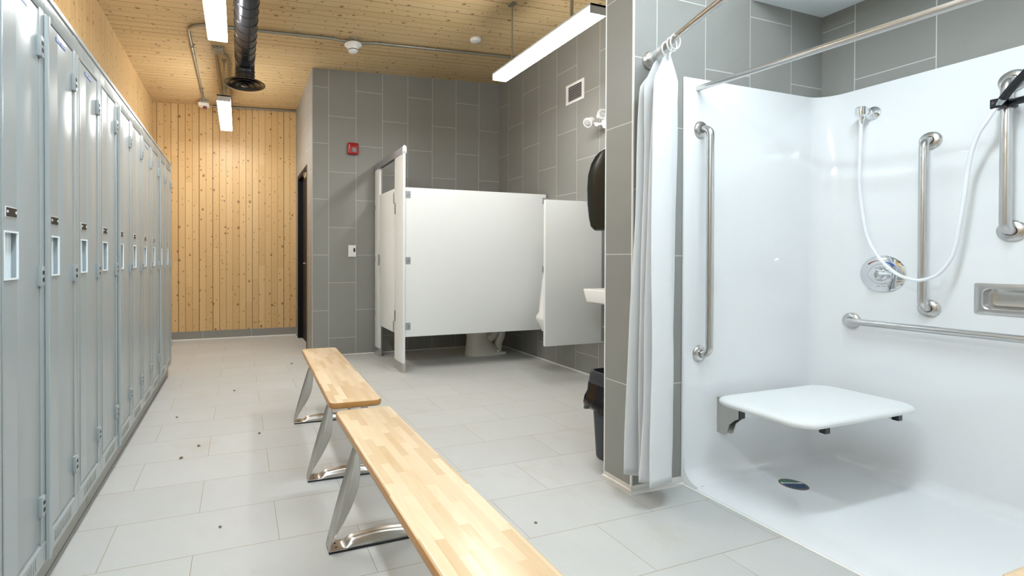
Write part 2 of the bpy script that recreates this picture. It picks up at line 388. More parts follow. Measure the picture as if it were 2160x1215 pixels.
# tiled block with the black door
DY0, DY1, DZ = 5.60, 6.48, 2.135
bm = BM()
box(bm, X0, X0+.14, YT+.12, DY0, 0, ZT); box(bm, X0, X0+.14, DY1, YF, 0, ZT); box(bm, X0, X0+.14, DY0, DY1, DZ, ZT)
struct('wall_door_side', bm, 't_side')
wall('wall_stall', X0, XR+.14, YT, YT+.12, 0, ZT, {'-x': 't_side'}, 't_back')
wall('wall_right', XR, XR+.14, YP1, YT, 0, ZT, {}, 't_right')
wall('wall_partition', XP, XR+.14, YP0, YP1, 0, ZT, {'-x': 't_post', '-y': 't_front', '+y': 't_back'}, 't_front')
bm = BM()
for a in ((.2, .862, 0, ZT), (1.112, YP0, 0, ZT), (.862, 1.112, 0, .856), (.862, 1.112, .946, ZT)): box(bm, XS, XR+.14, *a)
struct('wall_shower', bm, 't_shower')
wall('wall_shower_end', XP, XR+.14, .05, .2, 0, ZT, {}, 't_front')
wall('wall_right_front', XR, XR+.14, YB, .05, 0, ZT, {}, 'drywall')  # out of view, white chosen to bounce more fill light
wall('wall_front', XW, XR+.14, YB-.12, YB, 0, ZT, {}, 'drywall')  # unseen wall behind the camera, made white for extra fill
bm = BM(); box(bm, 2.44, XS, .2, YP0, 2.372, 2.5); struct('ceiling_shower', bm, 'drywall')
bm = BM(); box(bm, 2.44, 2.46, .2, YP0, 2.5, ZT-.06); struct('wall_bulkhead', bm, 'drywall')
# white joint strips at the wall feet and edges
bm = BM(); box(bm, X0, XR, YT-.010, YT, 0, .010, .003); struct('trim_2', bm, 'caulk')
bm = BM(); box(bm, XR-.012, XR, YP1, YT-.010, 0, .012, .003); struct('trim_3', bm, 'caulk')
bm = BM(); box(bm, X0-.006, X0+.006, YT-.006, YT+.006, 0, zc(X0, YT)-.004, .002); struct('trim_4', bm, 'frame_pale')
bm = BM(); box(bm, XP-.003, XP+.005, YP0-.003, YP0+.004, .02, zc(XP, YP0)-.004, .001); struct('trim_5', bm, 'caulk')
bm = BM(); box(bm, XP-.002, XP+.004, YP1-.004, YP1+.002, .02, zc(XP, YP1)-.004, .001); struct('trim_6', bm, 'caulk')
bm = BM()
cv = [(0, 0), (.024, 0), (.021, .006), (.012, .011), (.006, .018), (.003, .026), (0, .030)]
# cove around the partition foot: quarter-round swept along the end and the front face
path = [((XP, YP1), (-1, 0)), ((XP, YP0), (-1, -1)), ((1.99, YP0), (0, -1))]
loft(bm, [[(p[0]+n[0]*q[0], p[1]+n[1]*q[0], q[1]) for q in cv] for p, n in path])
struct('trim_7', bm, 'white_cove', 30)

# black door in the tiled side wall
d = struct('door_1', (lambda b: (box(b, X0+.050, X0+.092, DY0+.035, DY1-.035, .008, DZ-.035, .002), b)[1])(BM()), 'door_black')
bm = BM()
for a in ((X0-.003, X0+.12, DY0, DY0+.04, 0, DZ), (X0-.003, X0+.12, DY1-.04, DY1, 0, DZ), (X0-.003, X0+.12, DY0+.04, DY1-.04, DZ-.04, DZ)): box(bm, *a, bev=.002)
struct('door_frame', bm, 'door_black', parent=d)
bm = BM()
box(bm, X0-.006, X0-.0025, DY0-.012, DY0+.003, 0, DZ+.01); box(bm, X0-.006, X0-.0025, DY1-.003, DY1+.012, 0, DZ+.01); box(bm, X0-.006, X0-.0025, DY0+.003, DY1-.003, DZ, DZ+.01)
struct('casing_edge', bm, 'frame_brown', parent=d)
bm = BM(); lathe(bm, (X0+.05, DY0+.11, 1.0), (-1, 0, 0), [(.026, 0), (.026, .008), (.012, .010), (.012, .052)], 20)
tube(bm, [(X0, DY0+.11, 1.0), (X0-.004, DY0+.13, 1.0), (X0-.006, DY0+.24, 1.0)], .010, 10)
struct('door_handle', bm, 'chrome', 40, parent=d)
bm = BM(); box(bm, X0+.004, X0+.05, DY0+.06, DY0+.30, 2.02, 2.07, .006); tube(bm, [(X0+.012, DY0+.10, 2.075), (X0+.004, DY0+.30, 2.085), (X0+.02, DY0+.52, 2.09)], .008, 8)
struct('door_closer', bm, 'alum', 40, parent=d)
bm = BM(); box(bm, X0-.006, X0, 6.56, 6.63, .37, .485, .002)
tag(obj('outlet_plate', bm, 'alum'), 'small metal outlet plate low on the wall between black door and wooden end wall', 'outlet')

# ------------------------------------------------------------------ lockers
XL = -.580
LY = [1.16, 1.483, 1.803, 2.125, 2.440, 2.765, 3.095, 3.430, 3.770, 4.110, 4.450, 4.800]
W = .32; LD = .436
def make_locker(loc, label, group, extras=True):
    t = thing('locker', label, 'locker', loc, 0, group)
    x, y = loc[0], loc[1]; zb, zt = .105, 1.915
    bm = BM()
    box(bm, x-LD, x-.03, y+.0015, y+W-.0015, zb, zt-.004)                                     # carcass
    box(bm, x-.03, x, y+.0015, y+.024, zb, zt-.012, .0015); box(bm, x-.03, x, y+W-.040, y+W-.0015, zb, zt-.012, .0015)   # stiles
    # top rail with sloped lip, bottom rail
    prism(bm, [(x-.03, 1.835), (x-.002, 1.835), (x+.001, 1.842), (x+.001, 1.888), (x-.004, 1.892), (x+.004, 1.897), (x+.004, zt-.004), (x-.002, zt), (x-.03, zt)], 1, y+.0015, y+W-.0015)
    prism(bm, [(x-.03, zb), (x, zb), (x+.001, .168), (x-.010, .181), (x-.03, .181)], 1, y+.0015, y+W-.0015)
    obj('body', bm, 'locker', t, 35)
    # door with a pocket opening
    d0, d1, z0, z1 = y+.027, y+W-.043, .186, 1.829
    p0, p1, q0, q1 = y+.037, y+.122, 1.010, 1.136
    bm = BM()
    box(bm, x-.022, x-.002, d0, p0, z0, z1, .002); box(bm, x-.022, x-.002, p1, d1, z0, z1, .002)
    box(bm, x-.0215, x-.0022, p0-.001, p1+.001, z0, q0); box(bm, x-.0215, x-.0022, p0-.001, p1+.001, q1, z1)
    # rolled edge flanges
    box(bm, x-.004, x+.0015, d0, d0+.009, z0, z1, .0015); 
    dr = obj('door', bm, 'locker', t, 35)
    bm = BM(); box(bm, x-.0305, x-.0295, d0-.004, d1+.006, z0-.006, z1+.008); obj('door_gap', bm, 'dark', t)
    bm = BM()                                                                                 # pocket, ribbed
    prism(bm, [(x-.004, p0), (x+.002, p0-.003), (x+.002, p0+.004), (x-.001, p0+.005)], 2, q0-.003, q1+.003)
    prism(bm, [(x-.004, p1), (x+.002, p1+.003), (x+.002, p1-.004), (x-.001, p1-.005)], 2, q0-.003, q1+.003)
    box(bm, x-.003, x+.002, p0, p1, q1-.002, q1+.003); box(bm, x-.003, x+.002, p0, p1, q0-.003, q0+.002)
    box(bm, x-.0295, x-.018, p0, p1, q0, q1)
    for k in range(5):
        yy = p0+.012+k*.0155; box(bm, x-.019, x-.0145, yy, yy+.010, q0, q1, .001)
    cup = obj('latch_pocket', bm, 'locker_light', dr)
    bm = BM(); box(bm, x-.003, x-.0005, y+.052, y+.118, 1.176, 1.204, .0006); pl = obj('plate_rim', bm, 'white_mark', dr)
    bm = BM(); box(bm, x-.001, x+.0004, y+.0555, y+.1165, 1.1775, 1.2015); obj('number_plate', bm, 'black', dr)
    for yy in (y+.0605, y+.1115):
        bm = BM(); lathe(bm, (x, yy, 1.190), (1, 0, 0), [(.0042, 0), (.0035, .002), (.001, .0028)], 10); obj('rivet', bm, 'white_mark', dr, 40)
    for zz in (.298, 1.010, 1.716):
        bm = BM(); box(bm, x-.004, x+.010, y+W-.056, y+W-.030, zz-.031, zz+.031, .0025)
        h = obj('hinge', bm, 'locker', t, 35)
        bm = BM()
        for s in (-.011, .011): box(bm, x+.0090, x+.0106, y+W-.050, y+W-.036, zz+s-.006, zz+s+.006)
        obj('hinge_slots', bm, 'dark', h)
    bm = BM()
    for k in range(11):
        yy = y+.078+k*.0155; box(bm, x+.0002, x+.0016, yy, yy+.003, .122, .160)
    obj('bottom_vent_slots', bm, 'plinth', t); bm = BM()
    for k in range(13):
        yy = y+.078+k*.0125; box(bm, x+.0002, x+.0016, yy, yy+.0028, 1.846, 1.878)
    obj('top_vent_slots', bm, 'plinth', t)
    return t
names = ['nearest locker of all, only a sliver at the left frame edge', 'large nearest full locker door with black plate, at the left edge of the photo',
 'grey locker with blue label on top of door, second full door from the left', 'grey locker with small blue label, third door from the left',
 'grey locker left of the middle dark filler strip, fourth door from the left', 'tan-reflecting grey locker just beyond the middle filler strip, fifth door from left',
 'grey locker, sixth door from the left in the row', 'grey locker with tiny faint label, seventh door from the left', 'grey locker, eighth door from the left, before the far filler strip',
 'grey locker, second last door before the wooden end wall', 'grey locker at the far end of the row, last door by wooden end wall']
lk = None
for i in range(11):
    wdt = LY[i+1]-LY[i]
    loc = (XL, LY[i], 0)
    if lk is None:
        lk = make_locker(loc, names[i], 'grey metal lockers along the left wall'); o = lk; o.scale = (1, wdt/W, 1)
    else: o = dup(lk, loc, names[i], sy=wdt/W)
    if i in (1, 2, 3, 7):
        s = wdt/W; a, b = LY[i]+.105*s, LY[i]+.195*s
        bm = BM(); box(bm, XL-.0020, XL-.0008, a, b, 1.797, 1.810)
        l = obj('label_sticker', bm, 'blue_label')
        l.parent = o; l.matrix_parent_inverse = Matrix.Diagonal((1, 1/s, 1, 1)) @ Matrix.Translation(-Vector(loc))
        bm = BM()
        for k in range(9):
            if k == 4: continue
            yy = a+.006+k*(b-a-.012)/9; box(bm, XL-.0010, XL-.0004, yy, yy+(b-a)/14, 1.8015, 1.8055)
        l2 = obj('label_print', bm, 'white_mark'); l2.parent = l
for y, lab in ((1.803, 'grey vertical filler strip between first and second full locker doors'), (2.765, 'grey vertical filler strip between fourth and fifth locker doors'), (4.110, 'grey vertical filler strip between eighth and ninth locker doors')):
    bm = BM(); prism(bm, [(XL+.0015, y-.004), (XL+.010, y-.002), (XL+.012, y+.004), (XL+.012, y+.016), (XL+.008, y+.020), (XL+.0015, y+.021)], 2, .107, 1.832)
    tag(obj('filler_strip', bm, 'locker'), lab, 'filler strip')
t = thing('plinth', 'long grey base plinth under the row of grey lockers', 'plinth', (-.605, LY[0], 0))
seams = [LY[0], 1.70, 2.33, 2.96, 3.60, 4.22, 4.77]
bm = BM()
for a, b in zip(seams, seams[1:]): box(bm, -.99, -.605, a+.002, b-.002, .016, .105, .002)
obj('plinth_panel', bm, 'plinth', t, 35)
bm = BM(); box(bm, -.98, -.613, LY[0], 4.765, 0, .10); obj('black_gap', bm, 'dark', t)

# ------------------------------------------------------------------ benches
BL, BW = 1.30, .242
def leg_strip(bm, side):
    # hollow-backed stainless leg: flat ends, fluted belly in the middle
    NS, NA = 24, 56; rings = []
    x0, x1 = side*.190, side*.078
    for i in range(NS+1):
        t = i/NS; z = .006+t*.392
        xc = x0+(x1-x0)*(t**1.08)
        bulge = .004+.054*math.sin(PI*min(1, max(0, (t-.03)/.97)))**1.15*(1-.30*t)
        wy = .031-.013*t+.004*math.sin(PI*t)
        ring = []
        for k in range(NA+1):
            a = -PI/2+PI*k/NA
            fl = 1+.24*math.cos(7*(a+PI/2))*min(1, 4*t*(1-t)*1.3)
            ring.append((xc-side*bulge*math.cos(a)*fl, wy*math.sin(a), z))
        ring.append((xc+side*.0035, wy*.92, z)); ring.append((xc+side*(.002-.012*math.sin(PI*t)), 0, z)); ring.append((xc+side*.0035, -wy*.92, z))
        rings.append(ring)
    loft(bm, rings)
def foot_bar(bm):
    NS, NA = 40, 40; rings = []
    for i in range(NS+1):
        t = i/NS; x = -.190+.380*t
        m = min(1, max(0, (min(t, 1-t)-.13)/.09)); m = m*m*(3-2*m)
        arch = math.sin(PI*t)
        top = .010+m*(.008+.022*arch); wy = .033-.003*m
        ring = []
        for k in range(NA+1):
            a = PI*k/NA
            fl = 1+.10*math.cos(6*a)*m
            ring.append((x, wy*math.cos(a) if m > .02 else wy*(1-2*k/NA), .006+(top-.006)*(math.sin(a)**.7 if m > .02 else (1 if 0 < k < NA else .2))*fl))
        ring += [(x, -wy*.9, .0055), (x, wy*.9, .0055)]
        rings.append(ring)
    loft(bm, rings)
def make_bench(loc, rz, label):
    t = thing('bench', label, 'bench', loc, rz, 'maple benches with steel legs')
    ORG[t] = Vector((0, 0, 0))
    h0, h1 = .397, .432
    bm = BM(); loops = []
    for dz, ins in ((0, .012), (.002, .006), (.006, .002), (.012, 0), (.023, 0), (.029, .002), (.033, .006), (.035, .012)):
        loops.append([(x, y, h0+dz) for x, y in rrect(-BW/2+ins, BW/2-ins, -BL/2+ins, BL/2-ins, .030-ins*.6, 7)])
    loft(bm, loops); obj('bench_top', bm, 'maple', t, 50)
    for s in (-1, 1):
        yc = s*(BL/2-.235)
        bm = BM(); leg_strip(bm, 1)
        for v in bm.verts: v.co.y += yc
        obj('leg', bm, 'bench_steel', t, 60)
        bm = BM(); leg_strip(bm, -1)
        for v in bm.verts: v.co.y += yc
        obj('leg', bm, 'bench_steel', t, 60)
        bm = BM(); foot_bar(bm)
        for v in bm.verts: v.co.y += yc
        ft = obj('foot_bar', bm, 'bench_steel', t, 60)
        bm = BM()
        for sx in (-1, 1):
            for sy in (-1, 1): lathe(bm, (sx*.163, yc+sy*.013, .0098), (0, 0, 1), [(.0045, 0), (.0045, .0006)], 10)
        obj('screw_holes', bm, 'dark', ft)
        bm = BM(); box(bm, -.193, .193, yc-.035, yc+.035, 0, .006, .001); obj('rubber_pad', bm, 'plastic_black', t)
        bm = BM(); box(bm, -.095, .095, yc-.024, yc+.024, .391, .3975, .001); obj('top_plate', bm, 'bench_steel', t)
    return t
make_bench((.500, 1.325, 0), 0.004, 'nearest maple bench in front, its near end cut by the bottom edge')
make_bench((.515, 2.730, 0), -.030, 'farther maple bench standing beyond the near one, whole top in view')
make_bench((1.566, -.131, 0), 0, 'maple bench of which only a corner shows at the bottom right')

# ------------------------------------------------------------------ pendant lights
def pendant(x, y0, y1, lens, label, hang, cable=None):
    t = thing('pendant_light', label, 'pendant light', (x, (y0+y1)/2, 2.60), 0, 'linear pendant lights')
    z = 2.60; hw = .065
    bm = BM(); box(bm, x-hw, x+hw, y0, y1, z+.046, z+.062, .002); box(bm, x-hw, x+hw, y0, y0+.006, z, z+.062, .001)
    box(bm, x-hw, x+hw, y1-.0015, y1, z+.050, z+.062)
    obj('housing', bm, 'lamp_body', t)
    bm = BM(); box(bm, x-hw+.001, x+hw-.001, y0+.0062, y1-.0005, z+.001, z+.0458, .004); obj('lens', bm, lens, t)
    for hy in hang:
        bm = BM(); tube(bm, [(x, hy, z+.062), (x, hy, zc(x, hy)-.001)], .0065, 10)
        r = obj('hanger_rod', bm, 'galv', t, 40)
        bm = BM(); box(bm, x-.022, x+.022, hy-.035, hy+.035, zc(x, hy)-.012, zc(x, hy)-.001, .002); obj('canopy', bm, 'galv', r)
    if cable is not None:
        bm = BM(); tube(bm, [(x+.025, cable, z+.062)]+[(x+.018+.002*(k % 2), cable, z+.062+(zc(x, cable)-z-.064)*k/30) for k in range(1, 31)], .006, 8); obj('power_cable', bm, 'steel_dull', t, 60)
    return t
pendant(2.135, 2.448, 3.66, 'lens', 'long glowing pendant light at the right, in front of the tiled wall', (3.456, 2.70), 2.74)
pendant(-.140, 2.44, 3.65, 'lens', 'glowing pendant light at the top left, cut by the upper frame edge', (3.0,))
pendant(-.140, 5.02, 6.19, 'lens', 'farthest small pendant light, in front of the wooden end wall', (5.181, 5.964))
pendant(-.140, -.13, 1.07, 'lens_added', 'unseen pendant light added to the left row, above the camera', (.1, .8))  # out of view, added to carry the left row's light forward
t = pendant(1.36, .15, 1.35, 'lens_added', 'unseen pendant light added overhead in front of the shower opening, turned crosswise', ())  # out of view, added to light the shower; crosswise to soften the rod's shadow
t.rotation_euler = (0, 0, PI/2); t.location = (1.55, .78, 2.60)
for hx in (1.15, 1.9):
    bm = BM(); tube(bm, [(hx, .78, 2.662), (hx, .78, zc(hx, .78)-.001)], .0065, 10); o = obj('hanger_rod', bm, 'galv', None, 40)
    o.parent = t; o.matrix_parent_inverse = (Matrix.Translation((1.55, .78, 2.60)) @ Matrix.Rotation(PI/2, 4, 'Z')).inverted()

# ------------------------------------------------------------------ black spiral duct
DXc, DZc, DR, DYE = .050, 2.765, .080, 4.40
t = thing('spiral_duct', 'black spiral air duct hanging under the ceiling, ending in a round diffuser', 'air duct', (DXc, DYE, DZc))
bm = BM(); pts = [(DXc, YB+.02+k*.2, DZc) for k in range(int((DYE-.12-YB)/.2)+1)]+[(DXc, DYE-.11, DZc)]
tube(bm, pts, DR, 40); obj('duct_pipe', bm, 'duct', t, 50)
bm = BM(); sp_ = []
nt2 = int((DYE-.10-1.2)/.125*24)
for k in range(nt2): a = 2*PI*k/24; sp_.append((DXc+(DR+.001)*math.cos(a), 1.2+.125*k/24, DZc+(DR+.001)*math.sin(a)))
tube(bm, sp_, .0035, 6); obj('spiral_seam', bm, 'duct_matt', t, 60)
bm = BM(); ce = (DXc, DYE-.11, DZc-.10)
el = [Vector((DXc, DYE-.11+.10*math.sin(a), DZc-.10+.10*math.cos(a))) for a in [PI/2*k/10 for k in range(11)]]
# elbow turning down
tube(bm, [(DXc, DYE-.14, DZc)]+el+[(DXc, DYE-.01, DZc-.17)], DR*1.02, 40); obj('elbow', bm, 'duct', t, 50)
for zz in (DZc-.075, DZc-.11):
    bm = BM(); lathe(bm, (DXc, DYE-.01, zz), (0, 0, -1), [(DR*1.02, 0), (DR*1.06, .003), (DR*1.06, .009), (DR*1.02, .012)], 40, False, False); obj('elbow_bead', bm, 'duct', t, 40)
for yy in (DYE-.135, DYE-.165, DYE-.20):
    bm = BM(); lathe(bm, (DXc, yy, DZc), (0, 1, 0), [(DR, 0), (DR*1.045, .003), (DR*1.045, .007), (DR, .010)], 40, False, False); obj('joint_ring', bm, 'duct_matt', t, 40)
zd = DZc-.152
bm = BM(); o3 = (DXc, DYE-.01, zd)
lathe(bm, o3, (0, 0, -1), [(.082, -.03), (.083, .014), (.104, .018), (.158, .031), (.172, .040), (.172, .044), (.165, .046), (.150, .040), (.125, .026), (.10, .016), (.07, .012)], 48, False, False)
dfz = obj('diffuser', bm, 'duct_matt', t, 50)
for r0, d0_ in ((.122, .020), (.074, .030)):
    bm = BM(); lathe(bm, o3, (0, 0, -1), [(r0*.62, d0_-.012), (r0*.80, d0_+.006), (r0, d0_+.020), (r0*.99, d0_+.0225), (r0*.80, d0_+.010), (r0*.55, d0_-.006)], 48, False, False); obj('diffuser_cone', bm, 'duct_matt', dfz, 50)
bm = BM(); lathe(bm, o3, (0, 0, -1), [(.030, .030), (.033, .052), (.024, .058), (.004, .060)], 32); obj('diffuser_cone', bm, 'duct_matt', dfz, 50)
bm = BM(); lathe(bm, (DXc, DYE-.01, zd-.03), (0, 0, 1), [(.079, 0), (.079, .02)], 32); obj('damper', bm, 'dark', t)
for yy in (.9, 2.2):
    bm = BM(); tube(bm, [(DXc, yy, DZc+DR), (DXc, yy, zc(DXc, yy)-.001)], .003, 6); lathe(bm, (DXc, yy-.012, DZc), (0, 1, 0), [(DR+.0015, 0), (DR+.003, .001), (DR+.003, .023), (DR+.0015, .024)], 32, False, False)
    obj('hanger_strap', bm, 'galv', t, 50)

# ------------------------------------------------------------------ conduit, boxes, detectors
def on_c(x, y, d=.017): return (x, y, zc(x, y)-d)
def straps(par, lst, axis):
    for x, y in lst:
        z = zc(x, y); bm = BM(); pts = [Vector((0, 0, 0))]*0
        for k in range(9):
            a = PI*k/8; o_ = .016*math.cos(a); pts.append((x+(o_ if axis == 'x' else 0), y+(o_ if axis == 'y' else 0), z-.016-.017*math.sin(a)))
        e = (.034 if axis == 'x' else 0, .034 if axis == 'y' else 0)
        tube(bm, [(x+e[0]*.5, y+e[1]*.5, z-.002)]+pts+[(x-e[0]*.5, y-e[1]*.5, z-.002)], .004, 6); lathe(bm, (x+e[0]*.75, y+e[1]*.75, z), (0, 0, -1), [(.007, 0), (.007, .006), (.003, .009)], 8)
        obj('strap', bm, 'galv', par, 40)
t = thing('conduit', 'galvanised conduit bending across the wooden ceiling to the white detector', 'conduit', on_c(-.413, 4.6))
bx_ = -.413
pts = [on_c(bx_, 6.46)]+[on_c(bx_, y) for y in (6.0, 5.4, 4.9, 4.60)]+[Vector(on_c(bx_+.15-.15*math.cos(a), 4.56-.15*math.sin(a))) for a in [PI/2*k/8 for k in range(1, 9)]]
pts += [on_c(-.1, 4.41), on_c(.4, 4.405), on_c(.80, 4.40), on_c(.90, 4.40, .026), on_c(.958, 4.40, .028)]
bm = BM(); tube(bm, pts, .0135, 12); obj('pipe', bm, 'galv', t, 50)
bm = BM()
for p in ((bx_, 5.05), (bx_, 6.15)): tube(bm, [on_c(p[0], p[1]-.03), on_c(p[0], p[1]+.03)], .0165, 12)
obj('coupling', bm, 'galv', t, 50)
straps(t, ((bx_, 4.86), (bx_, 6.05)), 'x'); straps(t, ((.50, 4.404),), 'y')
t = thing('conduit', 'galvanised conduit running right from the white detector to the tiled wall', 'conduit', on_c(1.6, 4.39))
bm = BM(); tube(bm, [on_c(1.066, 4.40, .028), on_c(1.12, 4.40, .026), on_c(1.22, 4.40), on_c(2.2, 4.385), on_c(XR-.002, 4.38)], .0135, 12); obj('pipe', bm, 'galv', t, 50)
straps(t, ((1.73, 4.39),), 'y')
t = thing('conduit', 'galvanised conduit along the top of the wooden end wall', 'conduit', on_c(.2, 6.69))
bm = BM(); tube(bm, [on_c(-.32, 6.692), on_c(.2, 6.692), on_c(X0-.002, 6.692)], .0135, 12); obj('pipe', bm, 'galv', t, 50)
bm = BM(); tube(bm, [on_c(.50, 6.692), on_c(.56, 6.692)], .017, 12); obj('coupling', bm, 'galv', t, 50)
straps(t, ((.18, 6.692),), 'y')
t = thing('conduit', 'pair of conduits running back from the square ceiling box over the far pendant', 'conduit', on_c(-.19, 5.6))
bm = BM(); tube(bm, [on_c(-.21, 4.94), on_c(-.20, 5.6), on_c(-.196, 6.2), on_c(-.19, 6.66)], .0135, 12)
obj('pipe', bm, 'galv', t, 50)
bm = BM(); tube(bm, [on_c(-.160, 4.94), on_c(-.100, 5.06), on_c(-.092, 5.20), on_c(-.092, 6.66)], .0120, 12); obj('pipe', bm, 'galv', t, 50)
bm = BM(); tube(bm, [on_c(-.196, 6.0), on_c(-.196, 6.06)], .017, 12); obj('coupling', bm, 'galv', t, 50)
def jbox(x, y, s, h, label):
    t = thing('junction_box', label, 'junction box', (x, y, zc(x, y)-h))
    z = zc(x, y)
    bm = BM(); box(bm, x-s, x+s, y-s, y+s, z-h, z-.001, .003); obj('box', bm, 'galv_box', t, 35)
    bm = BM()
    for a, b in ((-.5, -.2), (.1, -.35), (.55, .1), (-.15, .45)): lathe(bm, (x+a*s, y-s, z-h*.5+b*h*.4), (0, -1, 0), [(.005, 0), (.004, .0012)], 10)
    obj('knockouts', bm, 'dark', t)
    return t
jb = jbox(-.19, 4.885, .052, .042, 'square galvanised junction box on the ceiling behind the near left pendant')
bm = BM(); box(bm, -.245, -.135, 4.83, 4.94, zc(-.19, 4.9)-.050, zc(-.19, 4.9)-.0425, .002); obj('cover', bm, 'galv_box', jb)
jbox(bx_, 6.50, .045, .045, 'galvanised junction box above small white sensor near end wall')
t = thing('ceiling_sensor', 'small white sensor plate with purple lens hanging under box near end wall', 'sensor', (bx_, 6.50, zc(bx_, 6.5)-.09))
z = zc(bx_, 6.5)-.046
bm = BM(); box(bm, bx_-.062, bx_+.062, 6.45, 6.56, z-.036, z, .004); obj('plate', bm, 'plastic_white', t, 35)
bm = BM(); lathe(bm, (bx_+.012, 6.50, z-.036), (0, 0, -1), [(.022, 0), (.022, .018), (.014, .030), (.003, .034)], 20); obj('lens', bm, 'lens_purple', t, 40)
# smoke detector under an octagonal box
dx, dy = 1.012, 4.40; z = zc(dx, dy)
t = thing('smoke_detector', 'white smoke detector under a grey octagonal box on the wooden ceiling', 'smoke detector', (dx, dy, z-.12))
bm = BM(); lathe(bm, (dx, dy, z-.001), (0, 0, -1), [(.050, 0), (.050, .052)], 8); obj('octagon_box', bm, 'galv_box', t)
bm = BM()
for k in range(4): lathe(bm, (dx-.024+.016*k, dy-.047, z-.026), (0, -1, 0), [(.005, 0), (.004, .002)], 8)
obj('knockouts', bm, 'dark', t)
bm = BM(); lathe(bm, (dx, dy, z-.053), (0, 0, -1), [(.080, 0), (.082, .010), (.074, .016), (.056, .030), (.046, .050), (.044, .064), (.034, .074), (.012, .078)], 40); obj('detector_dome', bm, 'plastic_white', t, 40)
bm = BM(); lathe(bm, (dx, dy, z-.104), (0, 0, -1), [(.0465, 0), (.0468, .0035), (.0455, .006)], 40, False, False); obj('slot_ring', bm, 'dark', t)
bm = BM(); lathe(bm, (2.142, 4.118, zc(2.142, 4.118)-.001), (0, 0, -1), [(.052, 0), (.054, .012), (.048, .022), (.034, .028)], 36)
t = tag(obj('occupancy_sensor', bm, 'plastic_white', None, 40), 'small round white occupancy sensor alone on the wooden ceiling', 'sensor')
bm = BM(); lathe(bm, (2.142, 4.118, zc(2.142, 4.118)-.028), (0, 0, -1), [(.030, 0), (.024, .006), (.010, .010)], 30); obj('lens', bm, 'lamp_body', t, 40)

# ------------------------------------------------------------------ fire alarm and thermostat
t = thing('fire_alarm', 'red fire alarm strobe on the grey tiled wall', 'fire alarm', (1.183, YT, 2.26))
bm = BM(); loops = []
for d_, i_ in ((0, .004), (-.030, 0), (-.040, .004), (-.045, .014)):
    loops.append([(x, YT+d_, z) for x, z in rrect(1.122+i_, 1.244-i_, 2.196+i_, 2.326-i_, .018, 5)])
loft(bm, loops); obj('alarm_body', bm, 'red', t, 40)
bm = BM(); prism(bm, rrect(1.163, 1.212, 2.222, 2.270, .010, 4), 1, YT-.058, YT-.044, .003); obj('strobe_lens', bm, 'clear', t, 40)
bm = BM()
for k in range(9): a = 2*PI*k/9; box(bm, 1.187+.019*math.cos(a)-.003, 1.187+.019*math.cos(a)+.003, YT-.0592, YT-.0578, 2.246+.017*math.sin(a)-.003, 2.246+.017*math.sin(a)+.003)
obj('strobe_marks', bm, 'dark', t)
bm = BM()
for k, zz in enumerate((2.292, 2.281, 2.270, 2.259)): box(bm, 1.137, 1.143, YT-.0460, YT-.0445, zz, zz+.007)
obj('lettering', bm, 'white_mark', t)
t = thing('thermostat', 'white thermostat with small dark display on the grey tiled wall', 'thermostat', (1.176, YT, 1.14))
bm = BM(); box(bm, 1.133, 1.219, YT-.024, YT, 1.077, 1.205, .006); obj('casing', bm, 'plastic_white', t, 40)
bm = BM(); box(bm, 1.190, 1.209, YT-.0255, YT-.0238, 1.130, 1.172, .0006); obj('display', bm, 'plastic_black', t)

# ------------------------------------------------------------------ toilet stall
XF = 1.43      # outer face of the stall front
t = thing('toilet_stall', 'white toilet stall partition with door, overhead rail and side panel', 'toilet partition', (XF, 4.18, 0))
TH = .026
def slab(y0, y1, z0, z1, x0=XF, x1=XF+TH, bev=.003):
    bm = BM(); box(bm, x0, x1, y0, y1, z0, z1, bev); return bm
st = obj('stile', slab(4.175, 4.425, 0, 2.045), 'panel', t, 35)
bm = BM(); box(bm, XF-.003, XF+TH+.003, 4.172, 4.428, 0, .088, .001); obj('shoe', bm, 'steel', st)
st2 = obj('stile', slab(4.965, 5.135, 0, 2.045), 'panel', t, 35)
bm = BM(); box(bm, XF-.003, XF+TH+.003, 4.962, 5.138, 0, .088, .001); obj('shoe', bm, 'steel', st2)
for zz in (.45, 1.05, 1.62):
    bm = BM(); box(bm, XF+.003, XF+TH+.012, 5.134, YT-.001, zz-.03, zz+.03, .001); box(bm, XF-.004, XF, 5.110, 5.140, zz-.03, zz+.03); obj('wall_bracket', bm, 'alum_paint', st2)
bm = BM(); prism(bm, [(XF-.006, 2.030), (XF-.006, 2.092), (XF+.012, 2.108), (XF+TH+.006, 2.092), (XF+TH+.006, 2.030), (XF+TH+.003, 2.030), (XF+TH+.003, 2.044), (XF-.003, 2.044), (XF-.003, 2.030)], 1, 4.168, YT-.001)
obj('headrail', bm, 'alum', t, 30)
dr = obj('door', slab(4.432, 4.958, .338, 1.742, XF+.002, XF+.002+TH), 'panel', t, 35)
def hng(y0, y1, z0, z1, par):
    bm = BM(); box(bm, XF-.003, XF+.001, y0, y1, z0, z1, .0008)
    h = obj('hinge', bm, 'steel', par)
    bm = BM(); n = max(3, int((z1-z0)/.022))
    for k in range(n): box(bm, XF-.0042, XF-.0028, (y0+y1)/2-.004, (y0+y1)/2+.004, z0+.006+k*(z1-z0-.012)/n, z0+.012+k*(z1-z0-.012)/n)
    obj('hinge_screws', bm, 'dark', h)
hng(4.437, 4.460, 1.595, 1.705, dr); hng(4.385, 4.420, 1.490, 1.597, st)
hng(4.385, 4.420, .455, .560, st); hng(4.437, 4.460, .345, .450, dr)
bm = BM(); box(bm, XF-.008, XF, 4.945, 4.985, .985, 1.105, .002); obj('latch_keeper', bm, 'alum_paint', st2)
bm = BM()
